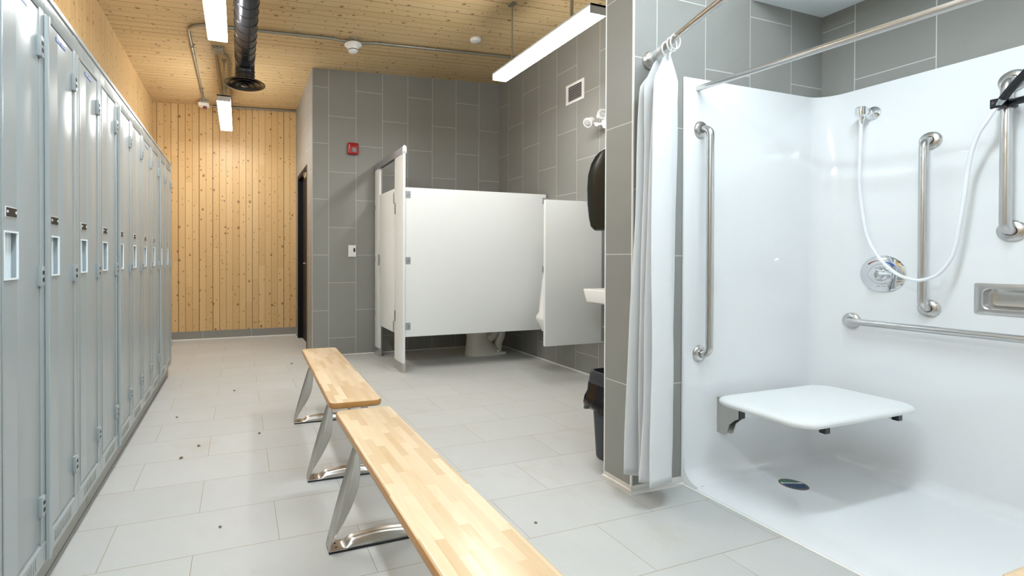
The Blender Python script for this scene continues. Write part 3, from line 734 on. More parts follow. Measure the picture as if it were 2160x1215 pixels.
for zz in (1.01, 1.065): tube(bm, [(XF-.006, 4.930, zz), (XF-.010, 4.948, zz)], .003, 8)
box(bm, XF-.006, XF+.002, 4.93, 4.944, 1.0, 1.075, .001); obj('latch', bm, 'alum_paint', dr)
bm = BM(); box(bm, XF+.030, XR-.028, 4.185, 4.211, .332, 1.722, .003); pn = obj('side_panel', bm, 'panel', t, 35)
def lbr(x0, x1, zz, par, y=4.185):
    bm = BM(); box(bm, x0, x1, y-.004, y, zz-.032, zz+.032, .001)
    b_ = obj('bracket', bm, 'alum_paint', par)
    bm = BM(); lathe(bm, (x0+(x1-x0)*.62, y-.004, zz), (0, -1, 0), [(.007, 0), (.005, .004)], 12); obj('bracket_screw', bm, 'alum', b_)
for zz in (.432, 1.042, 1.655): lbr(XF+.026, XF+.078, zz, pn)
for zz in (.95, 1.655): lbr(XR-.070, XR-.004, zz, pn)
# toilet behind the panel
ty = 4.72
t = thing('toilet', 'white floor toilet whose base shows under the stall panel', 'toilet', (2.5, ty, 0))
bm = BM(); loops = []
for z, x0, x1, hw in ((0, 2.335, 2.800, .112), (.02, 2.338, 2.798, .110), (.10, 2.352, 2.70, .098), (.20, 2.362, 2.60, .090), (.30, 2.345, 2.62, .115), (.37, 2.300, 2.72, .165), (.395, 2.290, 2.74, .182)):
    loops.append([((x0+x1)/2+(x1-x0)/2*math.cos(a), ty+hw*math.sin(a)*(1 if abs(math.cos(a)) < .99 else 1), z) for a in [2*PI*k/36 for k in range(36)]])
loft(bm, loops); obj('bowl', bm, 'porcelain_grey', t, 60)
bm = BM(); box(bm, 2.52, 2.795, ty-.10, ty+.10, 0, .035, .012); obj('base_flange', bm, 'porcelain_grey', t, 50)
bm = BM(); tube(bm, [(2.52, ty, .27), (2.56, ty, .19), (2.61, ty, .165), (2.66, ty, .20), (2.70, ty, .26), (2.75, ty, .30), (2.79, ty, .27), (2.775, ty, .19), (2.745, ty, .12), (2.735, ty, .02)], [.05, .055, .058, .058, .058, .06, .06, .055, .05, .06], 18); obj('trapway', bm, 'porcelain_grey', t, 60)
bm = BM(); lathe(bm, (2.70, ty-.085, .035), (0, 0, 1), [(.013, 0), (.012, .014), (.004, .022)], 16); obj('bolt_cap', bm, 'porcelain', t, 40)
bm = BM(); loops = []
for z, e in ((.395, 0), (.400, .004), (.418, .004), (.424, -.004)):
    loops.append([(2.51+(.235+e)*math.cos(a), ty+(.186+e)*math.sin(a), z) for a in [2*PI*k/36 for k in range(36)]])
loft(bm, loops); obj('toilet_seat', bm, 'porcelain', t, 50)
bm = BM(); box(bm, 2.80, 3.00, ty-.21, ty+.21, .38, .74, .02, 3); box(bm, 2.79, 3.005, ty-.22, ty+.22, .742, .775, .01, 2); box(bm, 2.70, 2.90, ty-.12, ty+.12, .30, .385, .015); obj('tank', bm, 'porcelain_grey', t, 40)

# ------------------------------------------------------------------ urinal, its grab bar and screen
t = thing('urinal_screen', 'white hanging urinal screen with metal wall channel', 'partition', (2.7, 3.36, .33))
bm = BM(); box(bm, 2.392, 2.992, 3.350, 3.376, .335, 1.552, .004); obj('screen_panel', bm, 'panel', t, 35)
bm = BM(); box(bm, 2.962, XR-.001, 3.343, 3.349, .350, 1.54, .001); box(bm, XR-.006, XR-.001, 3.33, 3.40, .350, 1.54, .001); ch = obj('wall_channel', bm, 'alum', t)
bm = BM()
for zz in (.47, 1.20): lathe(bm, (2.982, 3.343, zz), (0, -1, 0), [(.007, 0), (.004, .004)], 10)
obj('screws', bm, 'alum', ch)
uy = 3.80
t = thing('urinal', 'white wall-hung urinal seen as a sliver beside the hanging screen', 'urinal', (3.0, uy, .36))
bm = BM(); loops = []
for z, x0, hw in ((.375, 2.70, .12), (.385, 2.685, .13), (.49, 2.628, .165), (.52, 2.628, .168), (.56, 2.66, .160), (.70, 2.675, .150), (.85, 2.690, .135), (.925, 2.705, .115), (.935, 2.72, .10)):
    loops.append([(XR-.001, uy-hw, z)]+[(XR-.06-(XR-.06-x0)*math.sin(a), uy-hw*math.cos(a), z) for a in [PI*k/16 for k in range(17)]]+[(XR-.001, uy+hw, z)])
loft(bm, loops); obj('urinal_body', bm, 'porcelain', t, 50)
bm = BM(); prism(bm, rrect(uy-.11, uy+.11, .50, .86, .06, 5), 0, 2.66, 2.664); 
for v in bm.verts: v.co.x += .004*(v.co.z-.5)/.36
bm.free()
bm = BM(); tube(bm, [(2.98, uy, .93), (2.96, uy, 1.0), (2.96, uy, 1.12)], .014, 12); lathe(bm, (2.96, uy, 1.12), (0, 0, 1), [(.03, 0), (.03, .05), (.02, .06)], 18); obj('flush_valve', bm, 'chrome', t, 40)
def grab_bar(p0, p1, n, label, off=.055, r=.016, fl=.040, mat='steel', group='stainless grab bars'):
    """p0,p1: flange centres on the wall; n: wall normal"""
    p0, p1, n = Vector(p0), Vector(p1), Vector(n); d = (p1-p0).normalized()
    t = thing('grab_bar', label, 'grab bar', tuple((p0+p1)/2), 0, group)
    rb = .040; pts = [p0+n*.004]
    for k in range(9):
        a = PI/2*k/8; pts.append(p0+n*(off-rb+rb*math.sin(a))+d*(rb-rb*math.cos(a)))
    for k in range(9):
        a = PI/2*(1-k/8); pts.append(p1+n*(off-rb+rb*math.sin(a))-d*(rb-rb*math.cos(a)))
    pts.append(p1+n*.004)
    bm = BM(); tube(bm, pts, r, 24); obj('bar', bm, mat, t, 60)
    for p in (p0, p1):
        bm = BM(); lathe(bm, p+n*.0005, n, [(fl, 0), (fl, .003), (fl*.93, .009), (fl*.75, .014), (r*1.12, .016), (r*1.1, .012)], 36, True, False); obj('flange', bm, mat, t, 40)
        bm = BM(); lathe(bm, p+n*.0125, n, [(r*1.14, 0), (r*1.02, .0006)], 24, False, False); 
        bm.free()
    return t
grab_bar((XR, 4.11, .86), (XR, 4.11, 1.19), (-1, 0, 0), 'slim vertical grab bar behind the urinal, beyond the hanging screen', fl=.035)

# ------------------------------------------------------------------ sink, dispenser, bin, vent, emergency light
t = thing('sink', 'white wall-hung sink peeking out from behind the tiled partition', 'sink', (2.8, 2.85, .82))
sx0, sy0, sy1, sz = 2.560, 2.56, 3.11, .828
bm = BM(); loops = []
for z, i_ in ((sz-.115, .05), (sz-.100, .018), (sz-.01, 0), (sz-.002, .003), (sz, .008), (sz, .030), (sz-.008, .034), (sz-.045, .060), (sz-.075, .12)):
    loops.append([(x, y, z) for x, y in rrect(sx0+i_, XR-.001-(i_ if z < sz-.0001 or i_ > .009 else i_)*.9, sy0+i_, sy1-i_, max(.012, .03-i_*.3), 5)])
loft(bm, loops); obj('basin', bm, 'porcelain', t, 40)
bm = BM(); tube(bm, [(2.85, 2.84, sz-.10), (2.85, 2.84, sz-.22), (2.88, 2.84, sz-.27), (2.93, 2.84, sz-.27), (XR-.002, 2.84, sz-.25)], .02, 14); obj('trap_pipe', bm, 'chrome', t, 50)
bm = BM(); prism(bm, [(2.72, sz-.112), (XR-.001, sz-.112), (XR-.001, sz-.16), (2.95, sz-.155), (2.80, sz-.135)], 1, 2.70, 2.98, .004); obj('bracket_skirt', bm, 'porcelain', t, 40)
bm = BM(); tube(bm, [(2.96, 2.84, sz), (2.96, 2.84, sz+.10), (2.93, 2.84, sz+.13), (2.87, 2.84, sz+.12), (2.86, 2.84, sz+.095)], .012, 12); lathe(bm, (2.96, 2.84, sz-.003), (0, 0, 1), [(.028, 0), (.024, .02), (.014, .03)], 20); obj('faucet', bm, 'chrome', t, 50)
# towel dispenser on the rear of the partition
t = thing('towel_dispenser', 'black smoked paper towel dispenser on the edge of the tiled partition', 'paper towel dispenser', (1.92, YP1, 1.2))
DXA, DXB = 1.785, 2.09
prof = [(0, 1.195), (.03, 1.205), (.09, 1.212), (.150, 1.215), (.178, 1.235), (.192, 1.28), (.205, 1.36), (.208, 1.44), (.200, 1.52), (.175, 1.58), (.14, 1.615), (.10, 1.636), (.05, 1.648), (0, 1.65)]
bm = BM(); loops = []
for x, s in ((DXA, .90), (DXA+.006, .96), (DXA+.02, 1), (DXB-.02, 1), (DXB-.006, .96), (DXB, .90)):
    loops.append([(x, YP1+.052+max(0, (a))*s, 1.42+(z-1.42)*(.5+.5*s)) for a, z in prof])
loft(bm, loops); obj('smoked_cover', bm, 'smoked', t, 35)
bm = BM(); box(bm, DXA-.002, DXB+.002, YP1+.001, YP1+.052, 1.195, 1.655, .004); obj('back_case', bm, 'plastic_black', t, 35)
bm = BM(); prism(bm, [(YP1+.02, 1.20), (YP1+.10, 1.20), (YP1+.085, 1.185), (YP1+.05, 1.170), (YP1+.02, 1.165)], 0, DXA+.01, DXB-.01); obj('paper_chute', bm, 'plastic_black', t, 35)
bm = BM(); loops = []
loft(bm, [[(x, YP1+.03+u_*.09, 1.172-.012*u_-.014*u_*u_+o_) for x, o_ in ((DXA+.03, 0), (DXB-.03, 0), (DXB-.03, .0012), (DXA+.03, .0012))] for u_ in (0, .33, .66, 1)]); obj('paper_towel', bm, 'plastic_white', t)
bm = BM(); lathe(bm, (DXA+.0, YP1+.15, 1.33), (-1, 0, 0), [(.052, 0), (.05, .0015), (.012, .002)], 30); bm.free()
# bin
t = thing('trash_can', 'charcoal waste bin with black liner bag behind the tiled partition', 'trash can', (1.970, 2.035, 0))
def bx(zs, x0, x1, y0, y1, r=.05): return [(x, y, zs) for x, y in rrect(x0, x1, y0, y1, r, 5)]
bcx, bcy = 1.970, 2.035
def lp(z, hx, hy, r=.05, dz=None, amp=0, ph=0):
    out = []
    for k, (x, y) in enumerate(rrect(bcx-hx, bcx+hx, bcy-hy, bcy+hy, r, 5)):
        a = amp*math.sin(k*2.3+ph)+amp*.6*math.sin(k*5.1+ph*2)
        dx_, dy_ = x-bcx, y-bcy; l_ = math.hypot(dx_, dy_); out.append((x+dx_/l_*a, y+dy_/l_*a, z+(dz(k) if dz else 0)))
    return out
bm = BM(); loft(bm, [lp(0, .155, .064), lp(.01, .165, .070), lp(.40, .185, .084), lp(.41, .185, .084)]); obj('bin_body', bm, 'bin', t, 40)
bm = BM(); loft(bm, [lp(.392, .197, .092), lp(.395, .198, .093), lp(.455, .192, .088), lp(.468, .187, .084), lp(.468, .178, .076), lp(.40, .176, .074)], True, True); obj('rim', bm, 'bin', t, 40)
bm = BM(); loft(bm, [lp(.402, .199, .094, .05), lp(.36, .210, .088, amp=.003, ph=1), lp(.33, .222, .088, amp=.004, ph=2.4), lp(.30, .232, .088, amp=.005, ph=.6), lp(.275, .228, .088, amp=.005, ph=1.7, dz=lambda k: .02*math.sin(k*1.3)), lp(.262, .195, .086, amp=.002, ph=3)], False, False)
b_ = obj('liner_bag', bm, 'bag', t, 80)
# vent grille
t = thing('vent_grille', 'square white louvred vent high on the right tiled wall', 'vent', (XR, 3.77, 2.64))
v0, v1, w0, w1 = 3.642, 3.900, 2.548, 2.738
bm = BM()
for a in ((v0, v0+.032, w0, w1), (v1-.032, v1, w0, w1), (v0+.032, v1-.032, w0, w0+.026), (v0+.032, v1-.032, w1-.026, w1)): box(bm, XR-.008, XR-.0005, a[0], a[1], a[2], a[3], .0015)
obj('frame', bm, 'plastic_white', t, 35)
bm = BM(); box(bm, XR-.0015, XR-.0005, v0+.03, v1-.03, w0+.02, w1-.02); obj('dark_backing', bm, 'dark', t)
bm = BM()
for k in range(8):
    z = w0+.036+k*.0160; prism(bm, [(XR-.002, z), (XR-.0068, z-.0005), (XR-.0068, z+.0022), (XR-.002, z+.0022)], 1, v0+.032, v1-.032)
obj('louvers', bm, 'plastic_white', t)
# emergency light
ey, ez = 3.375, 2.222
t = thing('emergency_light', 'white twin-head emergency light at the edge of the tiled partition', 'emergency light', (XR, ey, ez))
bm = BM(); prism(bm, rrect(ey-.21, ey-.035, ez-.045, ez+.085, .04, 5), 0, XR-.07, XR-.0005, .006); obj('casing', bm, 'plastic_white', t, 40)
def head(o, d, nm='lamp_head'):
    o, d = Vector(o), Vector(d).normalized()
    bm = BM(); lathe(bm, o-d*.07, d, [(.012, 0), (.026, .006), (.032, .03), (.042, .06), (.044, .072), (.040, .074), (.037, .070)], 28, True, True); h = obj(nm, bm, 'plastic_white', t, 40)
    bm = BM(); lathe(bm, o+d*.0022, d, [(.034, 0), (.030, .003), (.004, .005)], 24); g = obj('lamp_lens', bm, 'clear', h, 40)
    bm = BM(); u, v = frame_of(d)
    for k in range(10):
        a = 2*PI*k/10; c_ = o+d*.0055+(u*math.cos(a)+v*math.sin(a))*.021; lathe(bm, c_, d, [(.0035, 0), (.003, .001)], 6)
    obj('lens_studs', bm, 'sign_ink', h)
head((XR-.155, ey+.040, ez+.022), (-.72, -.10, -.42)); head((XR-.085, ey-.062, ez+.078), (-.30, -.95, .08))
bm = BM(); tube(bm, [(XR-.05, ey-.05, ez+.005), (XR-.080, ey+.005, ez+.002), (XR-.10, ey+.045, ez+.03)], .012, 12); lathe(bm, (XR-.09, ey+.005, ez+.002), (-.5, -.8, 0), [(.018, -.012), (.018, .014), (.012, .018)], 16); tube(bm, [(XR-.05, ey-.05, ez+.04), (XR-.08, ey-.05, ez+.07)], .012, 12); obj('swivel_arms', bm, 'plastic_white', t, 50)

# ------------------------------------------------------------------ shower surround
SF, SB, SZ = 1.705, 2.975, 1.925    # face of the side panel, face of the rear panel, top
t = thing('shower_surround', 'glossy white one-piece shower surround with curved corners and tray floor', 'shower stall', (2.5, 1.0, 0))
def plan(inset):
    """plan path of the surround face, moved inwards by inset"""
    y1, xb, y0, R = SF-inset, SB-inset, .215+inset, max(.012, .105-inset)
    p = [(2.000, y1), (2.2, y1), (2.5, y1), (SB-.105-.02, y1)]
    p += [(xb-R+R*math.cos(a), y1-R+R*math.sin(a)) for a in [PI/2*(1-k/10) for k in range(11)]]
    p += [(xb, 1.35), (xb, 1.112), (xb, .862), (xb, .5)]
    p += [(xb-R+R*math.cos(a), y0+R-R*math.sin(a)) for a in [PI/2*k/10 for k in range(11)]]
    p += [(2.5, y0), (2.2, y0), (2.000, y0)]
    return p
rows = []
for ins, z in [(-.008, SZ), (-.004, SZ+.003), (.0, SZ-.002), (.0, 1.4), (.0, .946), (.0, .856), (0, .5), (0, .12)]: rows.append([(x, y, z) for x, y in plan(ins)])
for k in range(1, 9):
    a = PI/2*k/8; r = .075; rows.append([(x, y, .010+r-r*math.sin(a)) for x, y in plan(r-r*math.cos(a))])
bm = BM(); R = [[bm.verts.new(p) for p in r_] for r_ in rows]
KH = [k for k, p in enumerate(plan(0)) if abs(p[1]-1.112) < 1e-6][0]
for j, (A, B) in enumerate(zip(R, R[1:])):
    for k in range(len(A)-1):
        if j == 4 and k == KH: continue        # opening for the recessed soap dish
        bm.faces.new((A[k], A[k+1], B[k+1], B[k]))
bm.faces.new(R[-1])
# rounded front edges of the side panels and the threshold
for s, row_y, sg in ((0, SF, 1), (-1, .215, -1)):
    col = [r_[s] for r_ in R]
    up = col[:8]                                        # straight part of the edge
    nx = [bm.verts.new((1.9925, row_y+sg*.0015, v.co.z)) for v in up]
    nx2 = [bm.verts.new((1.9895, row_y+sg*.0045, v.co.z)) for v in up]
    nx3 = [bm.verts.new((1.9890, row_y+sg*.0085, min(v.co.z, SZ))) for v in up]
    for P_, Q_ in ((up, nx), (nx, nx2), (nx2, nx3)):
        for i in range(7): bm.faces.new((P_[i], P_[i+1], Q_[i+1], Q_[i]))
    foot = bm.verts.new((1.989, row_y+sg*.0085, 0.0)); toe = bm.verts.new((1.989, col[-1].co.y, 0.0))
    bm.faces.new([nx3[-1], nx2[-1], nx[-1]]+col[7:]+[toe, foot])
a, b = R[-1][0], R[-1][-1]
c1 = bm.verts.new((1.984, a.co.y, .008)); c2 = bm.verts.new((1.984, b.co.y, .008)); e1 = bm.verts.new((1.980, a.co.y, .0)); e2 = bm.verts.new((1.980, b.co.y, 0))
bm.faces.new((a, b, c2, c1)); bm.faces.new((c1, c2, e2, e1))

sur = obj('surround_shell', bm, 'acrylic', t, 50)
bm = BM(); box(bm, 1.974, 1.983, .22, SF+.008, 0, .004, .001); obj('threshold_seal', bm, 'caulk', t)
# round badge printed on the tray corner
bm = BM(); lathe(bm, (2.030, 1.655, .0103), (0, 0, 1), [(.020, 0), (.020, .0006), (.0185, .0006), (.0185, .0002)], 32, False, False)
box(bm, 2.018, 2.042, 1.661, 1.6635, .0102, .0108); box(bm, 2.016, 2.044, 1.654, 1.6565, .0102, .0108); box(bm, 2.018, 2.042, 1.647, 1.6495, .0102, .0108)
obj('maker_badge', bm, 'sign_ink', t)
# drain
t = thing('shower_drain', 'round shower drain with blue, white and green sticker and rusty rim', 'drain', (2.455, 1.512, .011))
dc = (2.455, 1.512, .0104); DRr = .053
bm = BM(); lathe(bm, dc, (0, 0, 1), [(DRr+.004, 0), (DRr+.003, .0012), (DRr-.003, .0012)], 40, False, False); obj('rusty_rim', bm, 'rust', t)
def disc_part(c0, c1, z):      # slice of the disc between two parallel chords; normal direction nd
    bm = BM(); nd = Vector((.35, .94)); td = Vector((nd.y, -nd.x)); r = DRr-.002; top = []
    n = 20; lo_, hi_ = max(-r, c0), min(r, c1)
    A = []; B = []
    for k in range(n+1):
        c = lo_+(hi_-lo_)*k/n; h = math.sqrt(max(0, r*r-c*c)); A.append(nd*c+td*h); B.append(nd*c-td*h)
    va = [bm.verts.new((dc[0]+p.x, dc[1]+p.y, z)) for p in A]; vb = [bm.verts.new((dc[0]+p.x, dc[1]+p.y, z)) for p in B]
    for k in range(n):
        try: bm.faces.new((va[k], va[k+1], vb[k+1], vb[k]))
        except Exception: pass
    return bm
obj('blue_sticker', disc_part(-1, .006, dc[2]+.0014), 'stick_blue', t); obj('white_stripe', disc_part(.006, .018, dc[2]+.0014), 'white_mark', t); obj('green_sticker', disc_part(.018, 1, dc[2]+.0014), 'stick_green', t)
bm = BM()
for i in range(-3, 4):
    for j in range(3):
        x_, y_ = i*.0125+(j % 2)*.006, -.006-j*.0125
        if x_*x_+y_*y_ < .0018: lathe(bm, (dc[0]+.94*x_+.35*y_, dc[1]-.35*x_+.94*y_, dc[2]+.0015), (0, 0, 1), [(.0038, 0), (.003, .0004)], 8)
obj('strainer_holes', bm, 'dark', t)
bm = BM()
for k in range(7):
    x_ = -.034+k*.010; box(bm, dc[0]+.94*x_+.35*.012-.0028, dc[0]+.94*x_+.35*.012+.0028, dc[1]-.35*x_+.94*.012-.0022, dc[1]-.35*x_+.94*.012+.0022, dc[2]+.0015, dc[2]+.0018)
obj('sticker_print', bm, 'sign_ink', t)

# grab bars in the shower
grab_bar((2.087, SF, 1.684), (2.087, SF, .612), (0, -1, 0), 'long vertical grab bar on the left shower wall beside the curtain')
grab_bar((SB, 1.276, 1.606), (SB, 1.276, .843), (-1, 0, 0), 'vertical grab bar on the rear shower wall between valve and soap dish')
grab_bar((SB, 1.030, 1.793), (SB, 1.030, 1.183), (-1, 0, 0), 'short vertical grab bar at the right edge holding the hand shower', r=.0175, fl=.044)
grab_bar((SB, 1.566, .751), (SB, .45, .751), (-1, 0, 0), 'horizontal grab bar low on the rear shower wall, running off the right edge')

# folding shower seat
t = thing('folding_seat', 'white padded folding shower seat mounted on the left shower wall', 'shower seat', (2.45, 1.45, .40))
sx0, sx1, sy0, sy1 = 2.064, 2.826, 1.222, 1.628
bm = BM(); loops = []
for z, i_ in ((.398, .020), (.400, .008), (.407, .001), (.415, 0), (.422, .004), (.427, .012), (.430, .026), (.4315, .06)):
    loops.append([(x, y, z+.0005*math.sin(x*9)) for x, y in rrect(sx0+i_, sx1-i_, sy0+i_, sy1-i_, .090-i_*.6, 10)])
loft(bm, loops); obj('seat_pad', bm, 'seat_foam', t, 60)
for k, x in enumerate((2.234, 2.715)):
    bm = BM(); box(bm, x-.013, x+.013, 1.272, SF-.06, .366, .3985, .002); arm = obj('seat_arm', bm, 'steel_dull', t, 35)
    bm = BM(); box(bm, x-.0145, x+.0145, 1.252, 1.276, .3640, .394, .002); obj('arm_cap', bm, 'plastic_black', arm)
    ol = [(SF-.001, .392), (SF-.10, .392), (SF-.105, .375), (SF-.105, .315), (SF-.085, .300), (SF-.062, .275), (SF-.052, .24), (SF-.048, .225), (SF-.035, .218), (SF-.001, .222)]
    bm = BM(); prism(bm, ol, 0, x-.024, x-.019); prism(bm, ol, 0, x+.019, x+.024); box(bm, x-.019, x+.019, SF-.006, SF-.001, .23, .385); wb = obj('wall_bracket', bm, 'steel_dull', t, 35)
    bm = BM(); box(bm, x-.018, x+.018, SF-.108, SF-.100, .315, .390, .001); obj('black_stop', bm, 'plastic_black', wb)
bm = BM(); tube(bm, [(2.212, SF-.055, .384), (2.737, SF-.055, .384)], .008, 12); obj('hinge_rod', bm, 'steel_dull', t, 50)

# mixing valve
vy, vz = 1.443, .994
t = thing('shower_valve', 'round chrome shower valve with red and blue temperature marks', 'shower valve', (SB, vy, vz))
bm = BM(); lathe(bm, (SB-.0005, vy, vz), (-1, 0, 0), [(.090, 0), (.090, .003), (.086, .008), (.070, .013), (.050, .015), (.048, .018), (.046, .015)], 56); ep = obj('escutcheon', bm, 'chrome', t, 30)
def arcmark(a0, a1, r0, r1, x, w=0):
    bm = BM(); n = 16; A = []; B = []
    for k in range(n+1):
        f_ = k/n; a = math.radians(a0+(a1-a0)*f_); rr = r1 if w == 0 else r0+(r1-r0)*(f_ if w > 0 else 1-f_)
        A.append(bm.verts.new((x, vy+r0*math.cos(a), vz+r0*math.sin(a)))); B.append(bm.verts.new((x+.0012, vy+max(rr, r0+.0012)*math.cos(a), vz+max(rr, r0+.0012)*math.sin(a))))
    for k in range(n): bm.faces.new((A[k], A[k+1], B[k+1], B[k]))
    return bm
obj('hot_mark', arcmark(42, 96, .066, .0715, SB-.0150, -1), 'mark_red', ep); obj('cold_mark', arcmark(140, 88, .058, .0665, SB-.0158, -1), 'mark_blue', ep)
bm = BM(); lathe(bm, (SB-.014, vy, vz), (-1, 0, 0), [(.036, 0), (.034, .010), (.024, .018), (.022, .030), (.026, .036), (.026, .052), (.020, .060), (.006, .063)], 32); tube(bm, [(SB-.060, vy-.010, vz), (SB-.066, vy-.035, vz+.002), (SB-.068, vy-.062, vz+.002)], [.013, .009, .007], 14); obj('lever_handle', bm, 'chrome', ep, 40)
def text_mesh(name, body, size, loc, rot, mat, parent, ext=.0004):
    cu = bpy.data.curves.new(name, 'FONT'); cu.body = body; cu.size = size; cu.extrude = ext; cu.align_x = 'CENTER'; cu.align_y = 'CENTER'; cu.space_character = 1.25
    tmp = bpy.data.objects.new(name, cu); C.objects.link(tmp); dg = bpy.context.evaluated_depsgraph_get()
    me = bpy.data.meshes.new_from_object(tmp.evaluated_get(dg)); bpy.data.objects.remove(tmp)
    mt = Matrix.Translation(Vector(loc)) @ rot; me.transform(mt); me.transform(Matrix.Translation(-ORG[parent]))
    me.materials.clear(); me.materials.append(M[mat]); o = bpy.data.objects.new(name, me); C.objects.link(o); o.parent = parent; ORG[o] = ORG[parent]; return o
rotm = Matrix(((0, 0, -1, 0), (-1, 0, 0, 0), (0, 1, 0, 0), (0, 0, 0, 1)))
try: text_mesh('lettering', 'DELTA', .010, (SB-.0150, vy, vz-.060), rotm, 'steel_dull', ep)
except Exception as e: print('text', e)

# supply elbow, hose and hand shower
t = thing('supply_elbow', 'small chrome water outlet with white hose on the rear shower wall', 'shower outlet', (SB, 1.51, 1.79))
bm = BM(); lathe(bm, (SB-.0005, 1.485, 1.79), (-1, 0, 0), [(.032, 0), (.031, .006), (.022, .014), (.014, .020), (.014, .05)], 28); obj('wall_flange', bm, 'chrome', t, 30)
bm = BM(); tube(bm, [(SB-.035, 1.487, 1.79), (SB-.068, 1.497, 1.79)], .016, 18); lathe(bm, (SB-.070, 1.498, 1.815), (0, 0, -1), [(.021, 0), (.024, .004), (.024, .040), (.018, .044), (.013, .046), (.013, .062), (.009, .064), (.009, .080)], 24); obj('outlet_body', bm, 'chrome', t, 30)
def smooth_path(pts, n=8):
    P = [Vector(p) for p in pts]; out = []
    for i in range(len(P)-1):
        a, b, c, d = P[max(i-1, 0)], P[i], P[i+1], P[min(i+2, len(P)-1)]
        for k in range(n):
            s = k/n; out.append(.5*((2*b)+(c-a)*s+(2*a-5*b+4*c-d)*s*s+(3*b-a-3*c+d)*s**3))
    out.append(P[-1]); return out
hp = [(2.905, 1.498, 1.755), (2.907, 1.502, 1.645), (2.908, 1.505, 1.458), (2.91, 1.495, 1.316), (2.9, 1.467, 1.174), (2.89, 1.415, 1.07), (2.88, 1.349, 1.0), (2.88, 1.291, .974), (2.88, 1.252, .976), (2.88, 1.206, 1.004), (2.876, 1.164, 1.081), (2.871, 1.142, 1.201), (2.867, 1.127, 1.319), (2.863, 1.11, 1.474), (2.859, 1.089, 1.566), (2.854, 1.055, 1.634), (2.85, 1.028, 1.679)]
t = thing('shower_hose', 'white shower hose hanging in a loop across the valve', 'hose', (2.88, 1.25, .97))
bm = BM(); tube(bm, smooth_path(hp, 8), .0072, 14); obj('hose', bm, 'hose', t, 60)
bm = BM(); tube(bm, [hp[-1], (2.845, 1.014, 1.698)], [.0085, .0115], 14); obj('hose_nut', bm, 'alum', t, 50)
t = thing('hand_shower', 'black hand shower handle clipped in a black holder at the right edge', 'hand shower', (2.845, 1.0, 1.70))
bm = BM(); tube(bm, smooth_path([(2.845, 1.013, 1.700), (2.838, .985, 1.738), (2.825, .93, 1.80), (2.80, .86, 1.865), (2.77, .80, 1.90)], 5), .0135, 18); obj('handle', bm, 'plastic_black', t, 60)
bm = BM(); lathe(bm, (2.765, .785, 1.905), (-.5, -.3, -.8), [(.02, -.012), (.05, 0), (.052, .014), (.046, .018)], 32); obj('spray_head', bm, 'plastic_black', t, 40)
t = thing('hand_shower_holder', 'black clamp around the right grab bar holding the hand shower', 'holder', (2.92, 1.03, 1.69))
bm = BM(); lathe(bm, (SB-.055, 1.030, 1.672), (0, 0, 1), [(.0185, 0), (.030, .002), (.030, .034), (.0185, .036)], 24, False, False); box(bm, 2.862, 2.905, 1.016, 1.044, 1.674, 1.704, .004)
box(bm, 2.842, 2.872, 1.020, 1.048, 1.668, 1.706, .004); tube(bm, [(2.90, 1.01, 1.690), (2.885, .97, 1.690), (2.88, .90, 1.70)], .014, 14)
obj('clamp', bm, 'plastic_black', t, 40)
# soap dish
t = thing('soap_dish', 'recessed stainless soap dish in the rear shower wall at the right edge', 'soap dish', (SB, 1.0, .9))
sy_a, sy_b, sz_a, sz_b = .84, 1.134, .836, .966
bm = BM()
outer = rrect(sy_a, sy_b, sz_a, sz_b, .006, 4); i1 = (.866, 1.108, .860, .942)
def rr(d, r): return rrect(i1[0]+d, i1[1]-d, i1[2]+d, i1[3]-d, r, 4)
def at_x(x, L_): return [(x, p, q) for p, q in L_]
loft(bm, [at_x(SB-.0006, outer), at_x(SB-.004, outer), at_x(SB-.006, rrect(sy_a+.004, sy_b-.004, sz_a+.004, sz_b-.004, .006, 4)), at_x(SB-.006, rr(-.004, .022)), at_x(SB-.003, rr(0, .020)), at_x(SB+.028, rr(.004, .018)), at_x(SB+.040, rr(.012, .014)), at_x(SB+.043, rr(.024, .010))], False, True)
dish = obj('dish', bm, 'steel', t, 25)
bm = BM(); lathe(bm, (SB+.0425, 1.040, .900), (-1, 0, 0), [(.0045, 0), (.004, .002), (.001, .0026)], 14); obj('screw', bm, 'steel', dish, 40)

# rods and curtain
def rod1(y):    # bowed rod in plan
    s = (y-.95)/.765
    return 1.54+.24*abs(s)**1.35
t = thing('curtain_rod', 'curved steel curtain rod across the shower front carrying the white curtain', 'curtain rod', (1.78, YP0, 1.975))
bm = BM(); tube(bm, [(rod1(.2+.006+(YP0-.2-.012)*k/40), .206+(YP0-.2-.012)*k/40, 1.975) for k in range(41)], .0138, 20); obj('rod', bm, 'steel_dull', t, 60)
for y, s in ((YP0, -1), (.2, 1)):
    bm = BM(); lathe(bm, (rod1(y), y, 1.975), (0, s, 0), [(.040, 0), (.040, .010), (.034, .017), (.022, .019), (.020, .030), (.0145, .032)], 36, True, False); obj('flange', bm, 'steel', t, 30)
t = thing('second_curtain_rod', 'straight thinner steel rod crossing the shower just inside the surround', 'curtain rod', (2.07, SF, 1.88))
t.name = 'straight_rod'
bm = BM(); tube(bm, [(2.072, SF-.001, 1.879), (2.078, .95, 1.853), (2.084, .22, 1.828)], .0132, 20); obj('rod', bm, 'steel', t, 60)
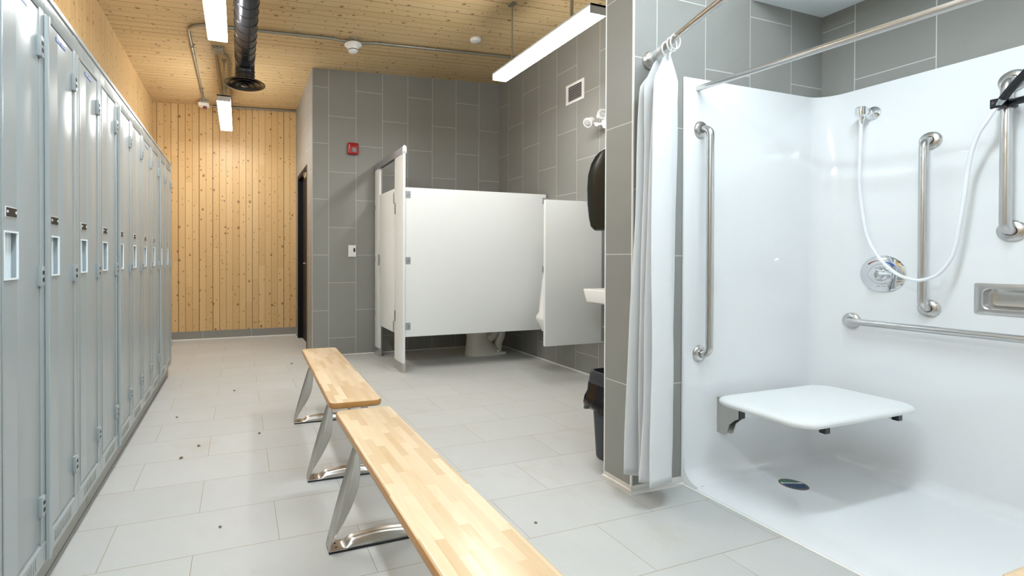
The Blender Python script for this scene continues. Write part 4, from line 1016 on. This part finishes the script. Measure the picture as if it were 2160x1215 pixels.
# curtain: stack of deep folds, widening downwards
NU, NV = 150, 60
def cur(u, v):
    # u 0..1 along the cloth, v 0 top .. 1 bottom
    y = 1.668-.128*u
    z = 1.945-(1.945-.115)*v
    g = min(1, v/.07)**.8
    xc = rod1(y)+.004-.005*g-.052*v+.030*u*v
    amp = (.012+.064*g+.026*v)*(1-.22*u)
    ph = u*3.6*2*PI+.9+.5*math.sin(1.7*v+2*u)
    s_ = math.sin(ph)
    f = (abs(s_)**.7)*(1 if s_ > 0 else -1)+.20*math.sin(ph*.43+1.1+1.6*v)+.10*math.sin(ph*3.1+3*v+1)*(1-.6*v)+.035*math.sin(ph*7.3+8*v)*(1-v)
    x = xc+amp*f+.002*math.sin(17*v+9*u)
    y += .012*math.cos(ph)*g+.004*math.sin(9*v+5*u)
    z += (-.012*math.sin(ph)+.022*math.sin(u*6+2.2))*v
    if u > .86: z -= .040*((u-.86)/.14)*v
    if v < .06: z -= .045*(1-math.cos(u*9*2*PI))*.5*(1-v/.06)
    return (x, y, z)
bm = BM(); G = [[bm.verts.new(cur(i/NU, j/NV)) for i in range(NU+1)] for j in range(NV+1)]
for j in range(NV):
    for i in range(NU): bm.faces.new((G[j][i], G[j][i+1], G[j+1][i+1], G[j+1][i]))
o = obj('shower_curtain', bm, 'curtain', None, 180)
so = o.modifiers.new('thickness', 'SOLIDIFY'); so.thickness = .0012
tag(o, 'white vinyl shower curtain gathered at the left end of the curved rod', 'shower curtain')
for k in range(12):
    y = 1.664-.012*k if k < 9 else (1.560, 1.522, 1.497)[k-9]
    c = Vector((rod1(y), y, 1.966)); bm = BM()
    tl = .25*math.sin(k*2.1)
    tube(bm, [(c.x+.026*math.cos(a), c.y+.026*math.sin(a)*tl*.4, c.z+.030*math.sin(a)-.008) for a in [2*PI*j/20 for j in range(20)]], .0022 if k < 9 else .0030, 8, closed=True)
    o = obj('curtain_ring', bm, 'clear_ring' if k < 9 else 'plastic_white', None, 60)
    tag(o, 'clear plastic ring bunched against the flange of the curved rod' if k < 9 else ('white curtain ring, the one nearest the bunched clear rings', 'white curtain ring between two others on the curved rod', 'white curtain ring farthest along the curved rod from the flange')[k-9], 'curtain ring', 'curtain rings on the curved rod')

# ------------------------------------------------------------------ dry crumbs on the floor tiles
for k, (x, y, r, lab) in enumerate(((-.290, 2.78, .010, 'largest dirt crumb on the floor near the lockers'), (-.215, 2.93, .008, 'dirt crumb on floor joint beside the biggest crumb'), (.118, 3.02, .008, 'dirt crumb on tile joint between lockers and far bench'),
        (-.035, 4.05, .009, 'dirt crumb on floor midway to the wooden end wall'), (-.39, 3.50, .007, 'tiny dirt crumb close to the locker base'), (1.02, 2.62, .005, 'speck of dirt on pale floor right of the far bench'), (1.13, 1.64, .006, 'speck of dirt on the floor right of the near bench'), (-.07, 2.02, .006, 'speck of dirt on floor left of the near bench foot'), (.50, 4.9, .010, 'dirt crumb on floor near the tiled corner'))):
    bm = BM(); bmesh.ops.create_icosphere(bm, subdivisions=2, radius=r)
    for v in bm.verts: v.co *= 1+random.uniform(-.25, .25); v.co.z *= .5; v.co += Vector((x, y, r*.42))
    mz = min(v.co.z for v in bm.verts)
    for v in bm.verts: v.co.z -= mz
    tag(obj('dirt_crumb', bm, 'soil', None, 60), lab, 'dirt crumb', 'crumbs of dirt on the floor')
